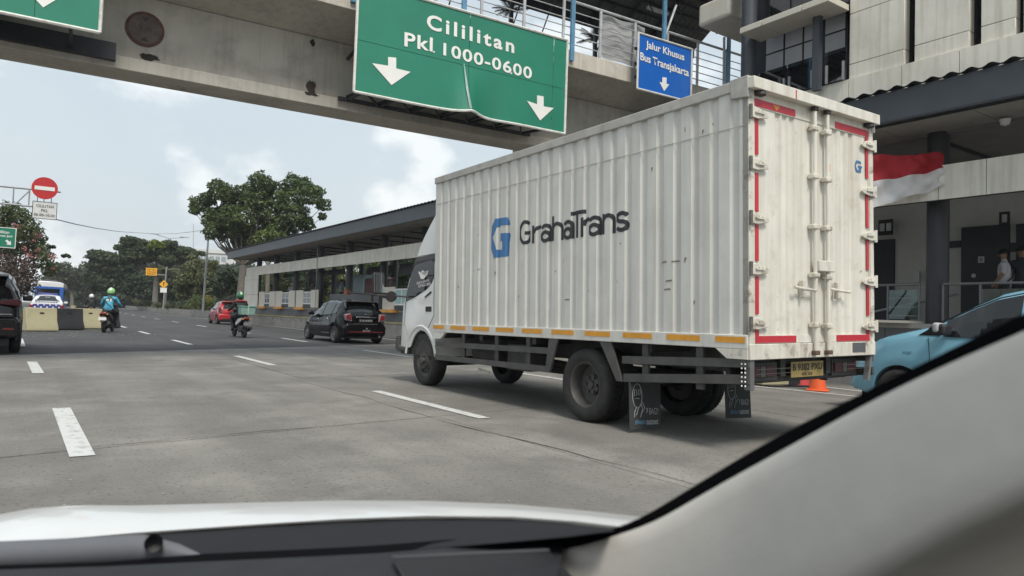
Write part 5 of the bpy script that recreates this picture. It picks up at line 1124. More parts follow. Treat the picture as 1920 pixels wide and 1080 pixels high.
# rider in black with a crate
p2_ = Vector((6.66, 27.75, 0)); h2 = radians(2)
scooter('scooter', 'scooter with white side panels carrying a pale green crate', p2_, h2, black_pt, M('scooter_white', (.55, .54, .53), .35), M('plate_grey', (.2, .2, .21), .5))
jb = M('jacket_black', (.016, .017, .018), .75); rd2 = person('person', 'scooter rider in black and red jacket with dark green helmet', rider_bones(.02), p2_, h2, [jb, jeans, skin_m, shoe])
helmet(rd2, (0, .12, 1.56), grn2, stripe=M('helmet_stripe', (.35, .62, .36), .3))
obj('red_yoke', MB().tube([(-.22, .02, 1.35), (-.1, -.08, 1.37), (.1, -.08, 1.37), (.22, .02, 1.35)], .03, 8), M('jacket_red', (.30, .03, .03), .7), rd2)
cr = thing('delivery_crate', 'translucent pale green storage crate strapped on the scooter rack', 'crate', p2_+Matrix.Rotation(h2, 3, 'Z')@Vector((.06, -.60, .85)), h2)
crm = M('crate_mint', (.30, .47, .41), .4, var=.06, trans=.25)
obj('tub', MB().rings([[(x*k, y*k, z) for x, y in ((-.27, -.2), (.27, -.2), (.27, .2), (-.27, .2))] for k, z in ((.92, 0), (1.0, .30))]), crm, cr, bevel=.02); obj('lid', MB().box(-.295, .295, -.225, .225, .302, .335), M('lid_mint', (.14, .36, .29), .4), cr, bevel=.012)
obj('strap', MB().box(-.02, .0, -.232, -.205, .02, .34), M('strap_pale', (.6, .6, .5), .6), cr)
# helmeted rider far beyond the barriers
p3_ = Vector((3.75, 58, 0)); scooter('scooter', 'dark scooter in the gap beyond the yellow and black barriers', p3_, radians(-3), black_pt, black_pt, plate_bk)
rd3 = person('person', 'rider in black with a white helmet seen above the barriers', rider_bones(.02), p3_, radians(-3), [jb, jeans, skin_m, shoe])
helmet(rd3, (0, .12, 1.56), whitep, r=.17)
# people on the platform
def stander(label, loc, rz, top_, bot, arm_f=.15, hairm=None, h=1.0, bag=None):
    b = [([(0, 0, .95, .14), (0, .0, 1.10, .135), (0, .01, 1.28, .15), (0, 0, 1.42, .13), (0, .01, 1.49, .065)], 0), ([(0, .01, 1.49, .065), (0, .02, 1.55, .055), (0, .035, 1.63, .085), (0, .03, 1.70, .08)], 2)]
    for s in (-1, 1):
        b.append(([(0, 0, 1.42, .13), (s*.18, 0, 1.41, .07), (s*.23, -.02, 1.24, .055)], 0)); b.append(([(s*.23, -.02, 1.24, .055), (s*.24, -.01+arm_f*.4, 1.14, .045), (s*.22, arm_f, .98, .036), (s*.21, arm_f+.06, .90, .03)], 2))
        b.append(([(0, 0, .95, .14), (s*.10, 0, .90, .105), (s*.11, .02*s, .5, .07), (s*.11, -.02, .12, .05)], 1)); b.append(([(s*.11, -.02, .12, .05), (s*.11, .0, .05, .05), (s*.12, .13, .035, .035)], 3))
    o = person('person', label, b, loc, rz, [top_, bot, skin_m, shoe]); o.scale = (h, h, h)
    hc_ = Vector((0, .025, 1.68)); obj('hair', MB().grid(lambda u, v: (hc_.x+sin(v*1.75)*.093*cos(u*2*pi), hc_.y-.012+sin(v*1.75)*.105*sin(u*2*pi), hc_.z+cos(v*1.75)*.098), 20, 8), hairm or M('hair_black', (.012, .011, .011), .6), o, smooth=60)
    fc = MB().lathe([(0, .03), (.012, .02), (.016, 0)], (0, .115, 1.63), (0, 1, 0), 8); obj('nose', fc, skin_m, o)
    for s in (-1, 1): obj('ear', MB().lathe([(0, -.01), (.022, -.006), (.022, .006), (0, .01)], (s*.085, .03, 1.635), (1, 0, 0), 10), skin_m, o); obj('eye', MB().lathe([(0, .006), (.010, 0)], (s*.032, .108, 1.66), (0, 1, 0), 8), black_ink, o)
    if bag: obj('bag_strap', MB().tube([(.16, -.03, 1.46), (.05, -.165, 1.32), (-.12, -.16, 1.12), (-.17, -.05, 1.0)], .018, 6), black_pt, o)
    return o
shirt = M('shirt_white', (.60, .60, .63), .75, var=.08, vs=8)
mp_ = onX(1884, 500, 17.2)
stander('man in white shirt with dark bag strap walking behind the platform railing', (17.2, mp_.y, 1.25), radians(12), shirt, jeans, bag=1, h=.95)
stander('person in dark clothes at the right edge behind the platform railing', (17.6, onX(1916, 500, 17.6).y, 1.25), radians(100), M('shirt_dark', (.05, .05, .06), .8), jeans)
for px, X, lab, m_ in ((640, 15.4, 'person in pale blue top waiting behind the black hatchback roof', M('shirt_blue', (.25, .32, .4), .8)), (547, 15.6, 'person in white cap on the platform above the second boarding gate', shirt), (585, 15.8, 'dark-haired person on the platform above the third boarding gate', M('shirt_grey', (.14, .13, .13), .8)), (735, 15.0, 'person in grey leaning on the platform beside the truck mirror', MATS['shirt_grey'])):
    o = stander(lab, (X, onX(px, 530, X).y, 1.25), radians(random.uniform(60, 300)), m_, jeans, hairm=whitep if 'cap' in lab else None)

# ================================================================== barriers, cones
jb_prof = [(-.30, 0), (.30, 0), (.30, .10), (.17, .36), (.10, .83), (-.10, .83), (-.17, .36), (-.30, .10)]
def barrier(label, loc, rz, mat, ln=1.0, group='road barriers'):
    b = thing('road_barrier', label, 'barrier', loc, rz, group)
    obj('block', MB().prism(jb_prof, 'x', -ln/2, ln/2), mat, b, bevel=.02)
    obj('lifting_slot', MB().box(-.07, .07, -.145, -.12, .62, .67), black_pt, b)
    for s in (-1, 1): obj('foot', MB().box(s*.3-.12, s*.3+.12, -.27, .27, -.02, .012), black_pt, b)
    return b
barrier('near yellow concrete barrier beside the black people carrier', (.42, 31.0, .02), radians(24), yellow_m, 1.05)
barrier('black concrete barrier between the two yellow ones', (1.35, 32.8, .02), radians(24), black_pt, 1.05)
barrier('yellow concrete barrier just left of the scooter', (2.18, 34.6, .02), radians(24), yellow_m, 1.05)
barrier('black concrete barrier hidden behind the scooter wheel', (2.95, 36.3, .02), radians(24), black_pt, 1.05)
barrier('yellow barrier standing farther back beside the blue bus', (2.9, 62, .02), radians(80), yellow_m)
barrier('black barrier farther back left of the white helmet', (3.35, 61, .02), radians(60), black_pt)
barrier('far yellow barrier right beside the white helmet', (3.75, 62.5, .02), radians(60), yellow_m)
barrier('far black barrier right of the white helmet', (4.9, 60, .02), radians(30), black_pt)
for px, py, X, m_, lab in ((1469, 722, 12.1, black_pt, 'black and yellow barrier stub seen under the truck tail'), (1438, 722, 12.2, yellow_m, 'yellow barrier stub at the far side of the truck tail')):
    g_ = gnd(px, py); b = barrier(lab, (g_.x, g_.y, .02), radians(75), m_, .5)
    if m_ is black_pt: obj('yellow_ring', MB().lathe([(.07, -.005), (.10, -.005)], (0, -.16, .45), (0, 1, .3), 16), yellow_m, b)
def cone(label, loc, col):
    c = thing('traffic_cone', label, 'traffic cone', loc, random.random(), 'cones along the lane edge')
    obj('base', MB().box(-.18, .18, -.18, .18, 0, .035), col, c, bevel=.015); obj('body', MB().lathe([(.145, .035), (.10, .30), (.045, .68), (.03, .70), (0, .70)], (0, 0, 0), (0, 0, 1), 20), col, c, smooth=50)
    obj('sleeve', MB().lathe([(.088, .40), (.066, .54)], (0, 0, 0), (0, 0, 1), 20), sign_white, c)
g_ = gnd(1533, 733); cone('bright orange traffic cone under the number plate of the truck', (g_.x, g_.y, 0), M('cone_orange', (.75, .12, .03), .5))
g_ = gnd(1497, 724); cone('faded red traffic cone beside the orange one', (g_.x+.1, g_.y, 0), M('cone_red', (.50, .06, .06), .5))

# ================================================================== signs on the left
NY = 30.5
def npx(x, y): return onY(x, y, NY)
a = npx(84, 353); gt = thing('sign_gantry', 'red no-entry disc with white time plate on a steel bracket arm', 'sign', (-4.0, NY+.12, 0))
def gp(n, mb, m, **k): return obj(n, mb, m, gt, mw=Matrix.Translation((4.0, -NY-.12, 0)), **k)
r_ = .40
dsc = gp('disc', MB().lathe([(0, -.01), (r_, -.01), (r_, .01), (0, .01)], a, (0, 1, 0), 40), sign_red)
obj('bar', MB().prism([(a.x-.305, a.z-.075), (a.x+.305, a.z-.075), (a.x+.305, a.z+.06), (a.x-.305, a.z+.06)], 'y', NY-.02, NY-.012), sign_white, dsc)
p, q = npx(59, 411), npx(107, 378)
pz0, pz1, px0, px1 = npx(84, 411).z, npx(84, 378.5).z, npx(60, 395).x, npx(107, 395).x
pt = gp('time_plate', MB().box(px0, px1, NY-.01, NY+.01, pz0, pz1), M('plate_white', (.66, .66, .64), .5)); w_ = px1-px0; h_ = pz1-pz0
obj('plate_border', MB().box(px0, px1, NY-.014, NY-.011, pz0, pz0+.02).box(px0, px1, NY-.014, NY-.011, pz1-.02, pz1).box(px0, px0+.02, NY-.014, NY-.011, pz0+.02, pz1-.02).box(px1-.02, px1, NY-.014, NY-.011, pz0+.02, pz1-.02), black_ink, pt)
for s_, f0, f1, z in (('CILILITAN', .16, .86, .66), ('PKL', .36, .64, .41), ('06.00-10.00', .08, .92, .15)): text_fit('lettering', s_, black_ink, pt, (px0+w_*f0, NY-.0115, pz0+h_*z), (w_*(f1-f0), 0, 0), (0, 0, h_*.16), .015, 1.05, .003)
e = npx(0, 351); e2 = npx(60, 358); e3 = npx(0, 382); e4 = npx(58, 386)
gp('arm', MB().tube([(-4.0, NY+.12, e.z+.02), (a.x+.5, NY+.12, a.z-.06)], .035, 10), galv, smooth=40); gp('arm', MB().tube([(-4.0, NY+.12, e3.z+.02), (px0+.1, NY+.12, e4.z)], .035, 10), galv, smooth=40)
for x in (npx(25, 365).x, npx(55, 365).x, -2.2, -3.2): gp('arm_strut', MB().tube([(x, NY+.12, e3.z+.02), (x, NY+.12, e.z+.02)], .022, 8), galv)
gp('arm_strut', MB().tube([(npx(27, 382).x, NY+.12, e3.z+.02), (npx(55, 360).x, NY+.12, e.z)], .022, 8), galv)
for x in (a.x-.2, a.x, a.x+.22): gp('hanger', MB().tube([(x, NY+.03, pz1-.1), (x, NY+.03, a.z-.2)], .012, 6), slate_d)
gp('post', MB().tube([(-4.0, NY+.12, 0), (-4.0, NY+.12, e.z+.3)], .10, 14), galv, smooth=40)
# small green sign in front of the bushes
GY = 33.0
def gpx(x, y): return onY(x, y, GY)
x1, x0_ = gpx(30, 447).x, gpx(30, 447).x-1.75; z0_, z1_ = gpx(30, 466).z, gpx(30, 428).z
g2 = thing('direction_sign', 'small green direction sign reading Kramat Jati in front of the bougainvillea', 'sign', (x0_+.3, GY, 0))
def g2p(n, mb, m): return obj(n, mb, m, g2, mw=Matrix.Translation((-x0_-.3, -GY, 0)))
fc = g2p('face', MB().box(x0_, x1, GY-.01, GY+.01, z0_, z1_), sign_green); rim_ = MB()
for A_ in ((x0_, x1, z0_, z0_+.025), (x0_, x1, z1_-.025, z1_), (x0_, x0_+.025, z0_+.025, z1_-.025), (x1-.025, x1, z0_+.025, z1_-.025)): rim_.box(A_[0], A_[1], GY-.014, GY-.011, A_[2], A_[3])
obj('border', rim_, sign_white, fc); hh = z1_-z0_
text_fit('lettering', 'Cililitan', sign_white, fc, (x1-.62, GY-.011, z0_+hh*.70), (.40, 0, 0), (0, 0, hh*.14), .015, 1, .003); text_fit('lettering', 'Kramat Jati', sign_white, fc, (x1-.75, GY-.011, z0_+hh*.50), (.63, 0, 0), (0, 0, hh*.14), .015, 1, .003)
obj('arrow', MB().poly([(x1-.33+u, GY-.0125, z0_+.12+v) for u, v in ((0, .14), (.06, .20), (.13, .12), (.17, .17), (.19, .0), (.03, .01), (.08, .06))]), sign_white, fc)
g2p('post', MB().tube([(x0_+.3, GY+.05, 0), (x0_+.3, GY+.05, z1_)], .05, 10), galv)

# ================================================================== median beyond the platform
med = MB()
for a_, b_ in zip(range(56, 420, 8), range(64, 428, 8)):
    f = lambda y: 13.75+.5*min(1, (y-56)/20)+off(y)
    med.add([(f(a_), a_, 0), (f(a_)+.3, a_, 0), (f(b_)+.3, b_, 0), (f(b_), b_, 0), (f(a_)+.05, a_, .72), (f(a_)+.3, a_, .72), (f(b_)+.3, b_, .72), (f(b_)+.05, b_, .72)], [(0, 4, 7, 3), (4, 5, 6, 7), (1, 2, 6, 5), (0, 1, 5, 4), (3, 7, 6, 2)])
tag(obj('median_wall', med, wall_conc), 'low grey concrete wall edging the planted median beyond the station', 'wall')
bed = MB()
for a_, b_ in zip(range(58, 420, 8), range(66, 428, 8)):
    f = lambda y: 14.1+.5*min(1, (y-56)/20)+off(y); bed.poly([(f(a_), a_, .6), (f(a_)+14, a_, .6), (f(b_)+14, b_, .6), (f(b_), b_, .6)])
obj('planting_bed', bed, M('bed_green', (.05, .065, .025), .95, var=.4, vs=1.5, bump=.5, bs=6), kind='structure')
MX = 15.4
def mpx(x, y, Y): return onY(x, y, Y)
# orange notice, warning diamond
wy = 97.0; b0 = mpx(306, 575, wy)
wsg = thing('warning_sign', 'yellow diamond warning sign and orange notice board on one post in the median', 'sign', (b0.x, wy, .6))
def wp(n, mb, m, par=None): return obj(n, mb, m, par or wsg, mw=Matrix.Translation((-b0.x, -wy, -.6)) if par is None else None)
tpz = mpx(309, 500, wy); wp('post', MB().tube([(b0.x, wy+.1, .6), (b0.x+.15, wy+.1, tpz.z)], .08, 10), galv)
o0, o1 = mpx(273, 516.5, wy), mpx(294.5, 502, wy); ob = wp('notice_board', MB().box(o0.x, o1.x, wy-.02, wy+.02, mpx(284, 516.5, wy).z, mpx(284, 502.5, wy).z), M('notice_orange', (.85, .40, .02), .45))
zz0, zz1 = mpx(284, 516.5, wy).z, mpx(284, 502.5, wy).z
for s_, t in (('HATI - HATI', .66), ('LOKASI', .38), ('RAWAN KECELAKAAN', .12)): text_fit('lettering', s_, black_ink, ob, (o0.x+.15, wy-.021, zz0+(zz1-zz0)*t), (o1.x-o0.x-.3, 0, 0), (0, 0, (zz1-zz0)*.17), .02, 1, .004)
wp('bracket', MB().box(o1.x, b0.x+.1, wy+.05, wy+.1, (zz0+zz1)/2-.35, (zz0+zz1)/2-.25), galv)
dc = mpx(307, 533, wy); s_ = .52; dm = wp('diamond', MB().prism([(dc.x-s_, dc.z), (dc.x, dc.z-s_), (dc.x+s_, dc.z), (dc.x, dc.z+s_)], 'y', wy-.02, wy+.0), M('warning_yellow', (.85, .42, .03), .45))
obj('exclamation', MB().prism([(dc.x-.04, dc.z-.08), (dc.x+.04, dc.z-.08), (dc.x+.08, dc.z+.28), (dc.x-.08, dc.z+.28)], 'y', wy-.03, wy-.021).box(dc.x-.05, dc.x+.05, wy-.03, wy-.021, dc.z-.26, dc.z-.15), black_ink, dm)
w2 = mpx(306.5, 544, wy); wp('small_plate', MB().box(w2.x-.37, w2.x+.37, wy-.02, wy, w2.z-.30, w2.z+.30), sign_white)
# lamp posts and the overhead wire
ly = 76.0; lb = mpx(382, 556, ly); ltp = mpx(388, 440, ly)
l1 = thing('lamp_post', 'tall pale lamp post in the median left of the big tree', 'lamp post', (lb.x, ly, .6))
obj('pole', MB().tube([(0, 0, 0), (.1, 0, 6), (.2, 0, ltp.z+.4)], [.12, .10, .07], 10), galv, l1, smooth=40); obj('arm', MB().tube([(.2, 0, ltp.z+.4), (1.6, .4, ltp.z+.8)], .05, 8), galv, l1); obj('lamp_head', MB().box(1.6, 2.4, .3, .6, ltp.z+.75, ltp.z+.87), rail_m, l1, bevel=.03)
ly = 145.0; q0 = mpx(317, 447, ly); qa, qb = mpx(288, 438, ly), mpx(351, 445, ly)
l2 = thing('lamp_post', 'double armed lamp post rising behind the dark rain trees', 'lamp post', (q0.x, ly, 0))
T = -Vector((q0.x, ly, 0)); obj('pole', MB().tube([(0, 0, 0), (0, 0, q0.z)], [.14, .07], 10), galv, l2)
obj('arm', MB().tube([q0+T, qa+T], .06, 8), galv, l2); obj('arm', MB().tube([q0+T, qb+T], .06, 8), galv, l2)
obj('lamp_head', MB().box(qa.x-q0.x-.5, qa.x-q0.x+.9, -.2, .2, qa.z-.12, qa.z), rail_m, l2); obj('lamp_head', MB().box(qb.x-q0.x-1.2, qb.x-q0.x+.3, -.2, .2, qb.z-.1, qb.z+.05), rail_m, l2)
w0, w1, w2_ = onY(106, 411, 31), mpx(290, 439, 106), mpx(395, 430, 85)
wpts = [at(106-30, 404, 27), at(140, 420, 34), at(180, 428, 44), at(220, 434, 58), at(288, 438.5, 92), at(330, 438, 84), at(365, 434, 76), at(400, 428, 70)]
tag(obj('overhead_wire', MB().tube(wpts, .022, 6), slate_d), 'thin overhead wire sagging across the sky from the no-entry plate', 'wire')
tag(obj('radio_mast', MB().tube([(at(362, 575, 420).x, at(362, 575, 420).y, 0), at(363, 420, 420)], [.5, .2], 6), M('mast_grey', (.45, .47, .5), .6)), 'slim distant radio mast above the far trees', 'mast')
# far white building
c0 = at(398, 560, 240); bz = at(398, 468, 240).z
wb = thing('office_block', 'distant white office block between the big tree and the olive trees', 'building', (c0.x, c0.y, 0), radians(-22))
wbm = M('far_white_wall', (.62, .62, .60), .7, var=.06, vs=.2); obj('wall', MB().box(-7.5, 7.2, 0, 14, 0, bz-1.2), wbm, wb); obj('parapet', MB().box(-7.8, 7.5, -.4, 14.3, bz-1.2, bz), wbm, wb)
obj('tower', MB().box(4.4, 7.6, -1.2, 2, 0, bz-.2), wbm, wb); pane_far = M('far_pane', (.30, .34, .37), .2)
for r in range(5):
    for c in range(6): obj('window', MB().box(-7.0+c*1.85, -5.6+c*1.85, -.05, .02, bz-4.0-r*3.0, bz-2.2-r*3.0), pane_far, wb)

# ================================================================== trees and plants
def leaf_mesh(name, clumps, dens, size, mat, zs=1.0, shell=.62, up=.35):
    P, Rr = [], []
    for c, r in clumps:
        n = int(1.7*dens*r*r)+6; d = RNG.normal(size=(n, 3)); d /= np.linalg.norm(d, axis=1)[:, None]
        lump = 1+.22*np.sin(d[:, 0]*5+c[0])*np.sin(d[:, 1]*4+c[1]*2)+.15*np.sin(d[:, 2]*7+c[2])
        rad = r*lump*(shell+(1-shell)*RNG.random(n)**.6)*np.where(RNG.random(n) < .12, 1.12, 1); P.append(np.array(c)[None]+d*rad[:, None]*np.array([1, 1, zs])[None]); Rr.append(d)
    P = np.concatenate(P); D = np.concatenate(Rr); n = len(P)
    nrm = D*.7+RNG.normal(size=(n, 3))*.6+np.array([0, 0, up])[None]; nrm /= np.linalg.norm(nrm, axis=1)[:, None]
    a = np.cross(nrm, RNG.normal(size=(n, 3))); a /= np.linalg.norm(a, axis=1)[:, None]; b = np.cross(nrm, a)
    s = size*(.6+.8*RNG.random(n))[:, None]
    V = np.stack([P-a*s*.5, P-b*s*.27+nrm*s*.06, P+a*s*.5, P+b*s*.27+nrm*s*.06], 1).reshape(-1, 3).astype(np.float32)
    me = bpy.data.meshes.new(name); me.vertices.add(n*4); me.vertices.foreach_set('co', V.ravel()); me.loops.add(n*4); me.loops.foreach_set('vertex_index', np.arange(n*4, dtype=np.int32))
    me.polygons.add(n); me.polygons.foreach_set('loop_start', np.arange(0, n*4, 4, dtype=np.int32)); me.polygons.foreach_set('loop_total', np.full(n, 4, np.int32)); me.update(); me.validate(); me.materials.append(mat)
    return me
bark = M('bark', (.15, .135, .115), .9, var=.25, vs=4, bump=.6, bs=12)
def tree(name, label, base, clumps, mat, dens=60, size=.34, zs=.85, group=None, trunk_r=.3, extra=None, cat='tree', shell=.62):
    t = thing(name, label, cat, base, 0, group); B = Vector(base)
    cl = [((Vector(c)-B), r) for c, r in clumps]
    obj('crown', leaf_mesh('crown', [(tuple(c), r) for c, r in cl], dens, size, mat, zs, shell), None, t)
    cen = sum((c for c, r in cl), Vector())/len(cl); low = min(c.z-r*zs*.6 for c, r in cl)
    fork = Vector((cen.x*.15, cen.y*.15, max(.4, low*.75)))
    tb = MB().tube([(0, 0, -.05), (fork.x*.3, fork.y*.3, fork.z*.5), tuple(fork)], [trunk_r*1.3, trunk_r, trunk_r*.8], 12)
    obj('trunk', tb, bark, t, smooth=60)
    lb_ = MB()
    for c, r in cl:
        m_ = fork.lerp(c, .5)+Vector((0, 0, -.12*(c-fork).length)); lb_.tube([tuple(fork), tuple(m_), tuple(c+Vector((0, 0, -r*.1)))], [trunk_r*.4, trunk_r*.17, trunk_r*.04], 6)
    obj('limbs', lb_, bark, t, smooth=60)
    if extra: obj(extra[0], leaf_mesh(extra[0], [(tuple(Vector(c)-B), r) for c, r in extra[1]], extra[2], extra[3], extra[4], 1, .5), None, t)
    return t
def pxclumps(lst, ox, oy, sc, depth, k=1.12):
    o = []
    for (x, y, r) in lst:
        rr = r/sc*depth/F*k; o.append((at(ox+x/sc, oy+y/sc, depth+random.uniform(-1, 1)*rr*1.6), rr))
    return o
def fill(x0, x1, y0, y1, n, r0, r1):
    return [(random.uniform(x0, x1), random.uniform(y0, y1), random.uniform(r0, r1)) for _ in range(n)]
def under(px, depth, z=0): p = at(px, 570, depth); return (p.x, p.y, z)
LF = lambda n, c, v=.25: M(n, c, .55, var=v, vs=.6, island=.38, trans=.28, spec=.3)
lf_fig = LF('leaf_fig', (.085, .122, .044)); lf_rain = LF('leaf_rain', (.062, .088, .042)); lf_olive = LF('leaf_olive', (.115, .13, .06)); lf_light = LF('leaf_light', (.11, .15, .05)); lf_lime = LF('leaf_lime', (.16, .21, .03)); lf_dark = LF('leaf_dark', (.042, .064, .036)); lf_maroon = LF('leaf_maroon', (.080, .058, .050)); pink = LF('blossom_pink', (.32, .12, .12))
fig = [(480, 150, 58), (380, 235, 55), (430, 205, 50), (700, 108, 52), (745, 130, 45), (640, 180, 75), (880, 130, 62), (940, 140, 55), (985, 185, 65), (1040, 240, 42), (860, 220, 85), (560, 225, 75), (520, 180, 50), (480, 290, 55), (440, 385, 42), (420, 330, 30), (600, 310, 80), (740, 280, 90), (900, 300, 70), (950, 345, 48), (820, 350, 60), (1035, 300, 25), (690, 210, 70), (790, 170, 60), (560, 390, 36), (640, 380, 50), (355, 270, 28), (565, 430, 20), (700, 350, 60), (650, 400, 55), (560, 340, 60), (760, 385, 55), (520, 345, 45), (860, 385, 45), (610, 430, 35), (480, 345, 52), (505, 400, 38), (545, 290, 60), (600, 445, 40), (440, 290, 40)]
tree('fig_tree', 'big broad-crowned dark green tree rising behind the end of the station', under(451, 66, 0), pxclumps(fig, 240, 300, 2.8425, 66, .93), lf_fig, 560, .28, .9, None, .42, shell=.66)
tree('young_tree', 'paler bushy tree peeping over the station roof below the big tree', under(500, 64, 0), pxclumps([(720, 420, 45), (780, 400, 45), (680, 440, 35), (820, 410, 25)], 240, 300, 2.8425, 64), lf_light, 420, .28, .9, None, .2)
rain1 = [(340, 170, 70), (420, 180, 60), (300, 160, 40), (500, 230, 90), (640, 260, 100), (760, 280, 90), (880, 270, 70), (960, 280, 45), (560, 320, 90), (700, 350, 90), (830, 350, 80), (420, 260, 80), (350, 250, 60), (240, 240, 50), (480, 330, 70), (900, 340, 50), (1000, 300, 40), (1080, 300, 30)]
tree('rain_tree', 'wide dark umbrella-shaped tree behind the orange notice board', under(290, 112, 0), pxclumps(rain1+fill(260, 960, 200, 400, 26, 45, 75), 180, 420, 5.4, 112), lf_rain, 300, .45, .6, 'roadside trees', .4, ('young_leaves', pxclumps([(590, 205, 45), (650, 215, 35)], 180, 420, 5.4, 110), 260, .45, lf_lime))
rain2 = [(60, 330, 80), (150, 350, 80), (20, 300, 50), (100, 430, 100), (230, 380, 80), (300, 430, 80), (60, 520, 90), (180, 500, 90), (0, 420, 80), (330, 540, 70), (120, 600, 80), (30, 640, 70)]
tree('rain_tree', 'dark feathery tree left of the orange notice, trunk behind the blue jacket rider', under(215, 128, 0), pxclumps(rain2+fill(-20, 360, 320, 640, 16, 55, 85), 180, 420, 5.4, 128), lf_rain, 230, .5, .65, 'roadside trees', .4)
mid = [(400, 560, 90), (520, 620, 80), (330, 650, 70), (620, 560, 70), (740, 520, 80), (860, 520, 80), (560, 720, 60), (430, 700, 60), (700, 680, 70), (820, 640, 80)]
tree('roadside_tree', 'dark understorey tree filling the space behind the warning sign', under(300, 124, 0), pxclumps(mid+fill(330, 880, 420, 720, 16, 55, 85), 180, 420, 5.4, 124), lf_dark, 230, .5, .9, 'roadside trees', .35)
ol = [(990, 350, 50), (1040, 430, 80), (950, 460, 70), (1150, 430, 70), (1200, 400, 40), (900, 560, 80), (1020, 560, 100), (1130, 560, 90), (1200, 520, 60), (950, 660, 80), (1080, 670, 80), (840, 680, 60)]
tree('olive_tree', 'olive-green airy tree beside the tall pale lamp post', under(375, 92, .6), pxclumps(ol+fill(860, 1220, 420, 720, 10, 45, 70), 180, 420, 5.4, 92), lf_olive, 300, .36, .9, 'roadside trees', .3, shell=.45)
tree('dark_tree', 'dark bushy tree just left of the station end wall', under(418, 84, .6), pxclumps([(1290, 520, 55), (1350, 500, 50), (1230, 610, 70), (1330, 600, 80), (1420, 520, 60), (1270, 690, 70), (1400, 640, 70), (1480, 600, 60)], 180, 420, 5.4, 84), lf_dark, 300, .36, .9, 'roadside trees', .3)
fw = MB(); fwc = []
for k in range(150):
    px = random.uniform(95, 470); fwc.append((tuple(at(px, random.uniform(515, 578)+(12 if px < 160 else 0), 200+random.uniform(-15, 25))), random.uniform(2.2, 4.2)))
tag(obj('far_wood', leaf_mesh('far_wood', fwc, 26, 1.1, LF('leaf_far_wood', (.055, .078, .045))), None, kind='stuff'), 'far-off dark wood closing the end of the road', 'wood')
lf_far = LF('leaf_far', (.055, .07, .042))
tree('far_tree', 'low far tree mass beyond the blue bus', under(135, 170, 0), pxclumps([(430, 850, 45), (500, 850, 50), (560, 880, 45), (480, 900, 60), (590, 920, 50), (540, 960, 60), (440, 950, 60), (640, 900, 50), (620, 980, 40)], 0, 300, 4.155, 170), lf_far, 130, .6, .9, 'roadside trees', .4)
boug = [(60, 390, 60), (120, 400, 60), (180, 430, 55), (30, 440, 60), (230, 490, 60), (270, 560, 55), (300, 620, 55), (200, 560, 80), (100, 520, 90), (20, 560, 80), (150, 660, 90), (250, 680, 70), (330, 690, 50), (360, 760, 50), (300, 780, 70), (60, 690, 80), (420, 830, 40), (380, 860, 50), (-40, 500, 80), (-60, 640, 90)]
blo = [(150, 520, 22), (120, 515, 15), (300, 585, 26), (250, 635, 16), (260, 735, 34), (215, 740, 20), (400, 755, 26), (430, 748, 18), (190, 690, 18), (30, 748, 24), (185, 785, 26), (420, 850, 18), (300, 700, 18), (5, 490, 20), (110, 955, 22), (230, 1000, 26), (240, 960, 20), (60, 880, 20), (330, 775, 20), (140, 990, 20)]
bt = tree('bougainvillea_tree', 'tall green tree with pink blossom behind the small green sign at left', under(15, 50, 0), pxclumps(boug, 0, 300, 4.155, 50), LF('leaf_boug', (.085, .11, .045)), 420, .22, .95, None, .22, ('blossom', pxclumps(blo[:13], 0, 300, 4.155, 47.5), 150, .17, pink), shell=.5)
mar = [(40, 820, 80), (140, 830, 80), (220, 870, 60), (60, 920, 80), (160, 940, 80), (240, 960, 50), (-40, 880, 80), (20, 1000, 70), (120, 1020, 60), (210, 1030, 50)]
tree('bougainvillea_shrub', 'maroon-leaved bougainvillea shrub behind the black people carrier', under(25, 46, 0), pxclumps(mar, 0, 300, 4.155, 46), lf_maroon, 500, .18, .95, None, .12, cat='shrub', shell=.5)
# twig with dark leaves sticking out of the bush
obj('twig', leaf_mesh('twig', [(tuple(at(95+k*2.2, 462+sin(k)*.8, 49)), .09) for k in range(4)]+[(tuple(at(117+k*3, 479.5+sin(k*2), 49)), .10) for k in range(5)], 900, .22, lf_dark), None, bt, mw=Matrix.Translation(bt.location).inverted(), kind='stuff')
# greenery seen through the platform
for k, (x, y, lab) in enumerate(((26, 93, 'leafy tree seen through the platform over the first boarding gate'), (26, 85, 'leafy tree seen through the platform over the second boarding gate'), (27, 79, 'leafy tree seen through the platform over the third boarding gate'), (29, 71, 'leafy tree seen through the platform above the lockers'), (27, 60, 'leafy tree seen through the platform beside the dark red kiosk'), (27, 51, 'leafy tree seen through the platform just left of the truck cab'))):
    cl = [(Vector((x+random.uniform(-2, 2), y+random.uniform(-4.5, 4.5), random.uniform(.9, 5.4 if y > 75 else 6.2))), random.uniform(1.0, 2.0)) for _ in range(24)]
    tree('garden_tree', lab, (x, y, .6 if y > 58 else 0), cl, (lf_light, lf_fig, lf_dark)[k % 3], 220, .26, .9, 'trees behind the platform', .2)
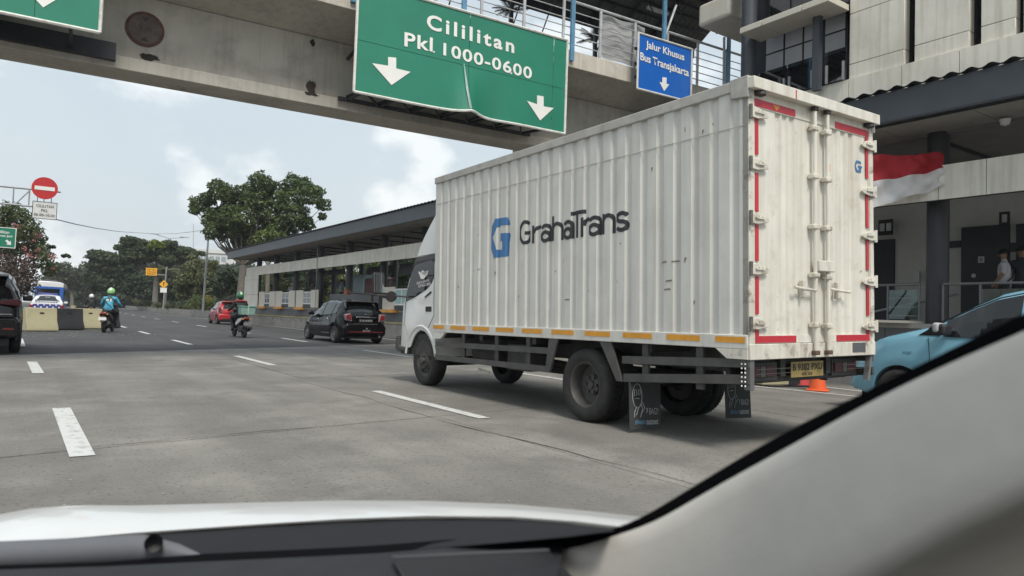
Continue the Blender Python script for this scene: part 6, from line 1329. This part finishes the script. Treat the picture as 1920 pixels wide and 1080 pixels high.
# median shrubs
def shrub(label, px, py, depth, rpx, mat, z=.6, ex=None):
    p = at(px, py, depth); r = rpx*depth/F; base = (p.x, p.y, .6)
    cl = [(p+Vector((random.uniform(-.8, .8)*r, random.uniform(-.5, .5)*r, random.uniform(-.35, .25)*r)), r*random.uniform(.45, .62)) for _ in range(6)]
    s = thing('shrub', label, 'shrub', base, 0, 'shrubs along the median'); B = Vector(base)
    obj('foliage', leaf_mesh('foliage', [(tuple(c-B), q) for c, q in cl], 420, .17, mat, .85), None, s)
    st_ = MB()
    for c, q in cl: st_.tube([(0, 0, 0), tuple((c-B)*.5), tuple(c-B)], [.03, .02, .01], 5)
    obj('stems', st_, bark, s)
    if ex: obj('blossom', leaf_mesh('blossom', [(tuple(c-B+Vector((0, 0, q*.7))), q*.5) for c, q in cl[:4]], 300, .16, ex), None, s)
shrub('yellow-topped rounded shrub at the foot of the pale lamp post', 377, 566, 76, 21, lf_light, ex=LF('blossom_yellow', (.55, .42, .04)))
for i, (px, py, r, m_, lab) in enumerate(((357, 573, 11, lf_olive, 'olive shrub left of the yellow-topped shrub'), (395, 571, 11, lf_light, 'green shrub right of the yellow-topped shrub'), (340, 574, 8, lf_olive, 'small shrub two places left of the yellow-topped shrub'), (318, 573, 9, lf_olive, 'low shrub just right of the warning sign post'), (296, 571, 9, lf_olive, 'low shrub just left of the warning sign post'), (275, 569, 9, lf_dark, 'dark low shrub right of the blue jacket rider'), (258, 566, 8, lf_olive, 'low shrub nearest to the blue jacket rider'))):
    shrub(lab, px, py, 84+i*3, r, m_)
def palm(name, label, base, top, nf, fl, mat, droop=.5, cat='palm', tr=.12):
    t = thing(name, label, cat, base); B = Vector(base); T_ = Vector(top)-B
    obj('trunk', MB().tube([(0, 0, 0), tuple(T_*.5+Vector((.12, 0, 0))), tuple(T_)], [tr*1.2, tr, tr*.9], 8), bark, t, smooth=60)
    for k in range(nf):
        a_ = 2*pi*k/nf+random.uniform(-.2, .2); el = random.uniform(.1, 1.0); m = MB(); pr = []
        for i in range(9):
            s = i/8*fl; pr.append(T_+Vector((cos(a_)*s*cos(el), sin(a_)*s*cos(el), s*sin(el)-droop*s*s/fl)))
        m.tube(pr, [.02]*8+[.006], 4); sd_ = Vector((-sin(a_), cos(a_), 0))
        for i in range(1, 9):
            for q in (-1, 1):
                for j in (0, .5):
                    p = pr[i-1].lerp(pr[i], j); l = fl*.22*(1-abs(i/8-.45)); e = p+sd_*q*l+Vector((0, 0, -.35*l)); w_ = (pr[i]-pr[i-1])*.22; m.poly([p-w_, p+w_, e+w_*.3, e-w_*.3])
        obj('frond', m, mat, t)
pb_ = under(309, 101, .6); palm('palm', 'small pale fan of palm fronds behind the warning sign post', pb_, at(311, 512, 101), 13, 3.2, lf_olive)
pb_ = under(410, 88, .6); palm('palm', 'short palm beside the olive tree left of the station', pb_, at(412, 545, 88), 11, 2.2, lf_olive)
deadm = M('dry_palm', (.035, .032, .028), .9)
for (px, py, lab) in ((958, 20, 'dark dry palm head behind the footbridge railing left of the blue post'), (1115, 72, 'dark dry palm head behind the footbridge railing right of the blue post')):
    tpp = at(px, py, 34); palm('dry_palm', lab, (tpp.x+1.0, tpp.y, 0), tpp, 15, 1.0, deadm, .25, 'palm', .12)

# ================================================================== our own car around the lens
oc = thing('own_car', 'white bonnet, wiper, dashboard and grey windscreen pillar of the car we sit in', 'car', (-.35, .9, 0))
OCM = Matrix.Translation((.35, -.9, 0))
def op(n, mb, m, par=None, **k): return obj(n, mb, m, par or oc, mw=OCM if par is None else None, **k)
crest = [(-140, 985), (-60, 974), (0, 964), (60, 953), (120, 948), (170, 946.5), (250, 947), (320, 945.5), (480, 942.5), (640, 944), (800, 951), (960, 963), (1080, 976), (1180, 988), (1240, 997)]
near = [(-140, 1032), (-60, 1027), (0, 1022), (60, 1016), (120, 1010), (170, 1006), (250, 999), (320, 994), (480, 983), (640, 973), (800, 967), (960, 969), (1080, 977.5), (1180, 989.5), (1240, 999)]
dep = [1.42, 1.40, 1.38, 1.36, 1.34, 1.33, 1.31, 1.29, 1.24, 1.18, 1.11, 1.03, .97, .92, .89]
rows_ = [[], [], [], [], [], [], []]
for (cx, cy), (nx_, ny_), d in zip(crest, near, dep):
    C_ = at(cx, cy, d); N_ = at(nx_, ny_, d*.80)
    g = Vector((sin(radians(5)), cos(radians(5)), 0))
    rows_[0].append(C_+g*.35+Vector((0, 0, -.22))); rows_[1].append(C_+g*.14+Vector((0, 0, -.062))); rows_[2].append(C_+g*.03+Vector((0, 0, -.0105))); rows_[3].append(C_+g*-.03+Vector((0, 0, .007))) 
    for k, t in ((4, .45), (5, .85), (6, 1.0)):
        q = C_.lerp(N_, t); q.z += .014*sin(pi*t); rows_[k].append(q)
op('bonnet', MB().rings(rows_, caps=False, closed=False), whitep, smooth=60)
dline = [(-140, 1075), (0, 1066), (200, 1060), (385, 1051), (560, 1043), (700, 1036), (850, 1024), (960, 1015), (1060, 1006), (1150, 995), (1215, 983), (1260, 975)]
cow = [[], [], []]
for i, (x, y) in enumerate([p for p in dline if p[0] < 1180]):
    ny = float(np.interp(x, [p[0] for p in near], [p[1] for p in near])); dd = float(np.interp(x, [p[0] for p in near], dep))*.80
    cow[0].append(at(x, min(ny-2, y-1), dd+.012)+Vector((0, 0, -.004))); cow[1].append(at(x, (min(ny, y)+y)/2, dd*.93)); cow[2].append(at(x, y+1, dd*.84))
op('cowl', MB().rings(cow, caps=False, closed=False), M('cowl_plastic', (.022, .023, .026), .85, var=.1, spec=.2), smooth=60)
dline = [p for p in dline if p[0] <= 1060]
sl0 = [at(x, y-13 if x > 300 else y-6, .83-.00008*x) for x, y in dline]; sl1 = [at(x, y+4, .81-.00008*x) for x, y in dline]
op('screen_seal', MB().rings([sl0, sl1], caps=False, closed=False), M('seal_black', (.005, .005, .006), .9, spec=.05))
dash_m = M('dash_plastic', (.034, .036, .039), .85, spec=.2, var=.08, vs=30, bump=.2, bs=300)
d0 = [at(x, y+2, .80-.00008*x) for x, y in dline]; d1 = [at(x-8, y+45, .74-.00008*x) for x, y in dline]; d2 = [at(x-30, y+150, .63-.00008*x) for x, y in dline]
op('roof', MB().box(-1.05, .62, -2.2, .10, 1.37, 1.41), M('headliner', (.5, .48, .45), .9))  # cabin roof out of view, added to shade the pillar trim
op('unseen_door_card', MB().box(.60, .66, -2.2, .12, .30, .90), M('door_grey', (.07, .068, .066), .85))  # unseen door, added to keep the lower trim dark
dk = M('seat_cloth', (.06, .058, .056), .95)
op('unseen_floor', MB().box(-1.05, .60, -2.2, .45, .26, .30), dk); op('seat', MB().box(-.30, .30, -.75, -.30, .30, 1.20), dk, bevel=.06); op('unseen_rear_shell', MB().box(-1.05, .66, -2.25, -2.2, .3, 1.37), dk); op('unseen_far_door', MB().box(-1.10, -1.05, -2.2, .3, .3, .85), dk)  # unseen floor, seat and walls added to cut light from behind and below
op('dashboard', MB().rings([d0, d1, d2], caps=False, closed=False), dash_m, smooth=60)
gr = [at(735, 1046, .70), at(1030, 1032, .675), at(1085, 1095, .61), at(775, 1110, .63)]
op('speaker_grille', MB().poly(gr), M('grille_cloth', (.018, .019, .021), .8))
op('grille_trim', MB().tube([gr[3], gr[0], gr[1]], .0022, 6), M('grille_trim', (.06, .062, .066), .4))
# wiper arm
wa = [at(-120, 1046, .86), at(0, 1040, .85), at(150, 1034, .84), at(262, 1028, .83), at(330, 1036, .825), at(392, 1050, .82)]
wr = op('wiper_arm', MB().tube(wa, [.0165, .016, .016, .016, .010, .002], 12), M('wiper_grey', (.13, .135, .15), .6), smooth=60)
pv = at(288, 1019, .812); obj('pivot_cap', MB().lathe([(0, -.006), (.009, -.005), (.010, 0), (.010, .012)], pv, -ray(291, 1020), 16), M('wiper_cap', (.045, .047, .05), .4), wr, smooth=50)
# windscreen pillar
o_edge = [(985, 1013), (1060, 1010), (1130, 1003), (1200, 982), (1310, 915), (1460, 825), (1620, 745), (1760, 675), (1870, 621), (1990, 562), (2150, 484)]
i_edge = [(995, 1036), (1075, 1028), (1160, 1002), (1235, 975), (1330, 919), (1480, 837), (1650, 743), (1800, 672), (1908, 626), (2020, 574), (2180, 496)]
pd = [.71, .69, .668, .643, .615, .57, .53, .495, .47, .445, .415]
def resample(pts, n=48):
    m = len(pts); o = []
    for k in range(n):
        t = k/(n-1)*(m-1); i = min(int(t), m-2); f = t-i; P = [pts[max(0, min(m-1, i+j))] for j in (-1, 0, 1, 2)]
        o.append(tuple(.5*((2*P[1][c])+(-P[0][c]+P[2][c])*f+(2*P[0][c]-5*P[1][c]+4*P[2][c]-P[3][c])*f*f+(-P[0][c]+3*P[1][c]-3*P[2][c]+P[3][c])*f**3) for c in range(len(pts[0]))))
    return o
o_edge, i_edge, pd = resample(o_edge), resample(i_edge), [q[0] for q in resample([(d,) for d in pd])]
for _ in range(6):      # ease the bend at the foot of the pillar
    for E_ in (o_edge, i_edge): E_[1:-1] = [((E_[i-1][0]+2*E_[i][0]+E_[i+1][0])/4, (E_[i-1][1]+2*E_[i][1]+E_[i+1][1])/4) for i in range(1, len(E_)-1)]
r0 = [at(x-4, y-7, d+.012) for (x, y), d in zip(o_edge, pd)]; r1_ = [at(x, y, d) for (x, y), d in zip(i_edge, pd)]
op('pillar_seal', MB().rings([r0, r1_], caps=False, closed=False), MATS['seal_black'])
trim = [r1_]
for dx, dy, dd in ((4, 8, -.010), (16, 30, -.018), (50, 90, -.038), (95, 165, -.061), (125, 220, -.075), (145, 258, -.078), (160, 290, -.060), (172, 315, -.02)):
    trim.append([at(x+dx, y+dy, d+dd) for (x, y), d in zip(i_edge, pd)])
trim += [[at(x+dx, y+dy, d+dd) for (x, y), d in zip(i_edge, pd)] for dx, dy, dd in ((188, 350, .05), (215, 410, .15), (270, 540, .28), (330, 720, .36))]
op('pillar_trim', MB().rings(trim, caps=False, closed=False), M('pillar_grey', (.66, .62, .565), .95, spec=.1, var=.03, vs=40, bump=.1, bs=400), smooth=70)

# ================================================================== hazy air
hz = bpy.data.materials.new('hazy_air'); hz.use_nodes = True; hn = hz.node_tree.nodes; hn.clear()
pv_ = hn.new('ShaderNodeVolumePrincipled'); pv_.inputs['Color'].default_value = (.95, .97, 1.0, 1); pv_.inputs['Density'].default_value = .0004; pv_.inputs['Anisotropy'].default_value = .2
ho = hn.new('ShaderNodeOutputMaterial'); hz.node_tree.links.new(pv_.outputs[0], ho.inputs['Volume'])
tag(obj('haze', MB().box(-310, 440, -50, 710, -1.6, 62), hz, kind='stuff'), 'thin pale haze in the air over the whole road', 'haze')
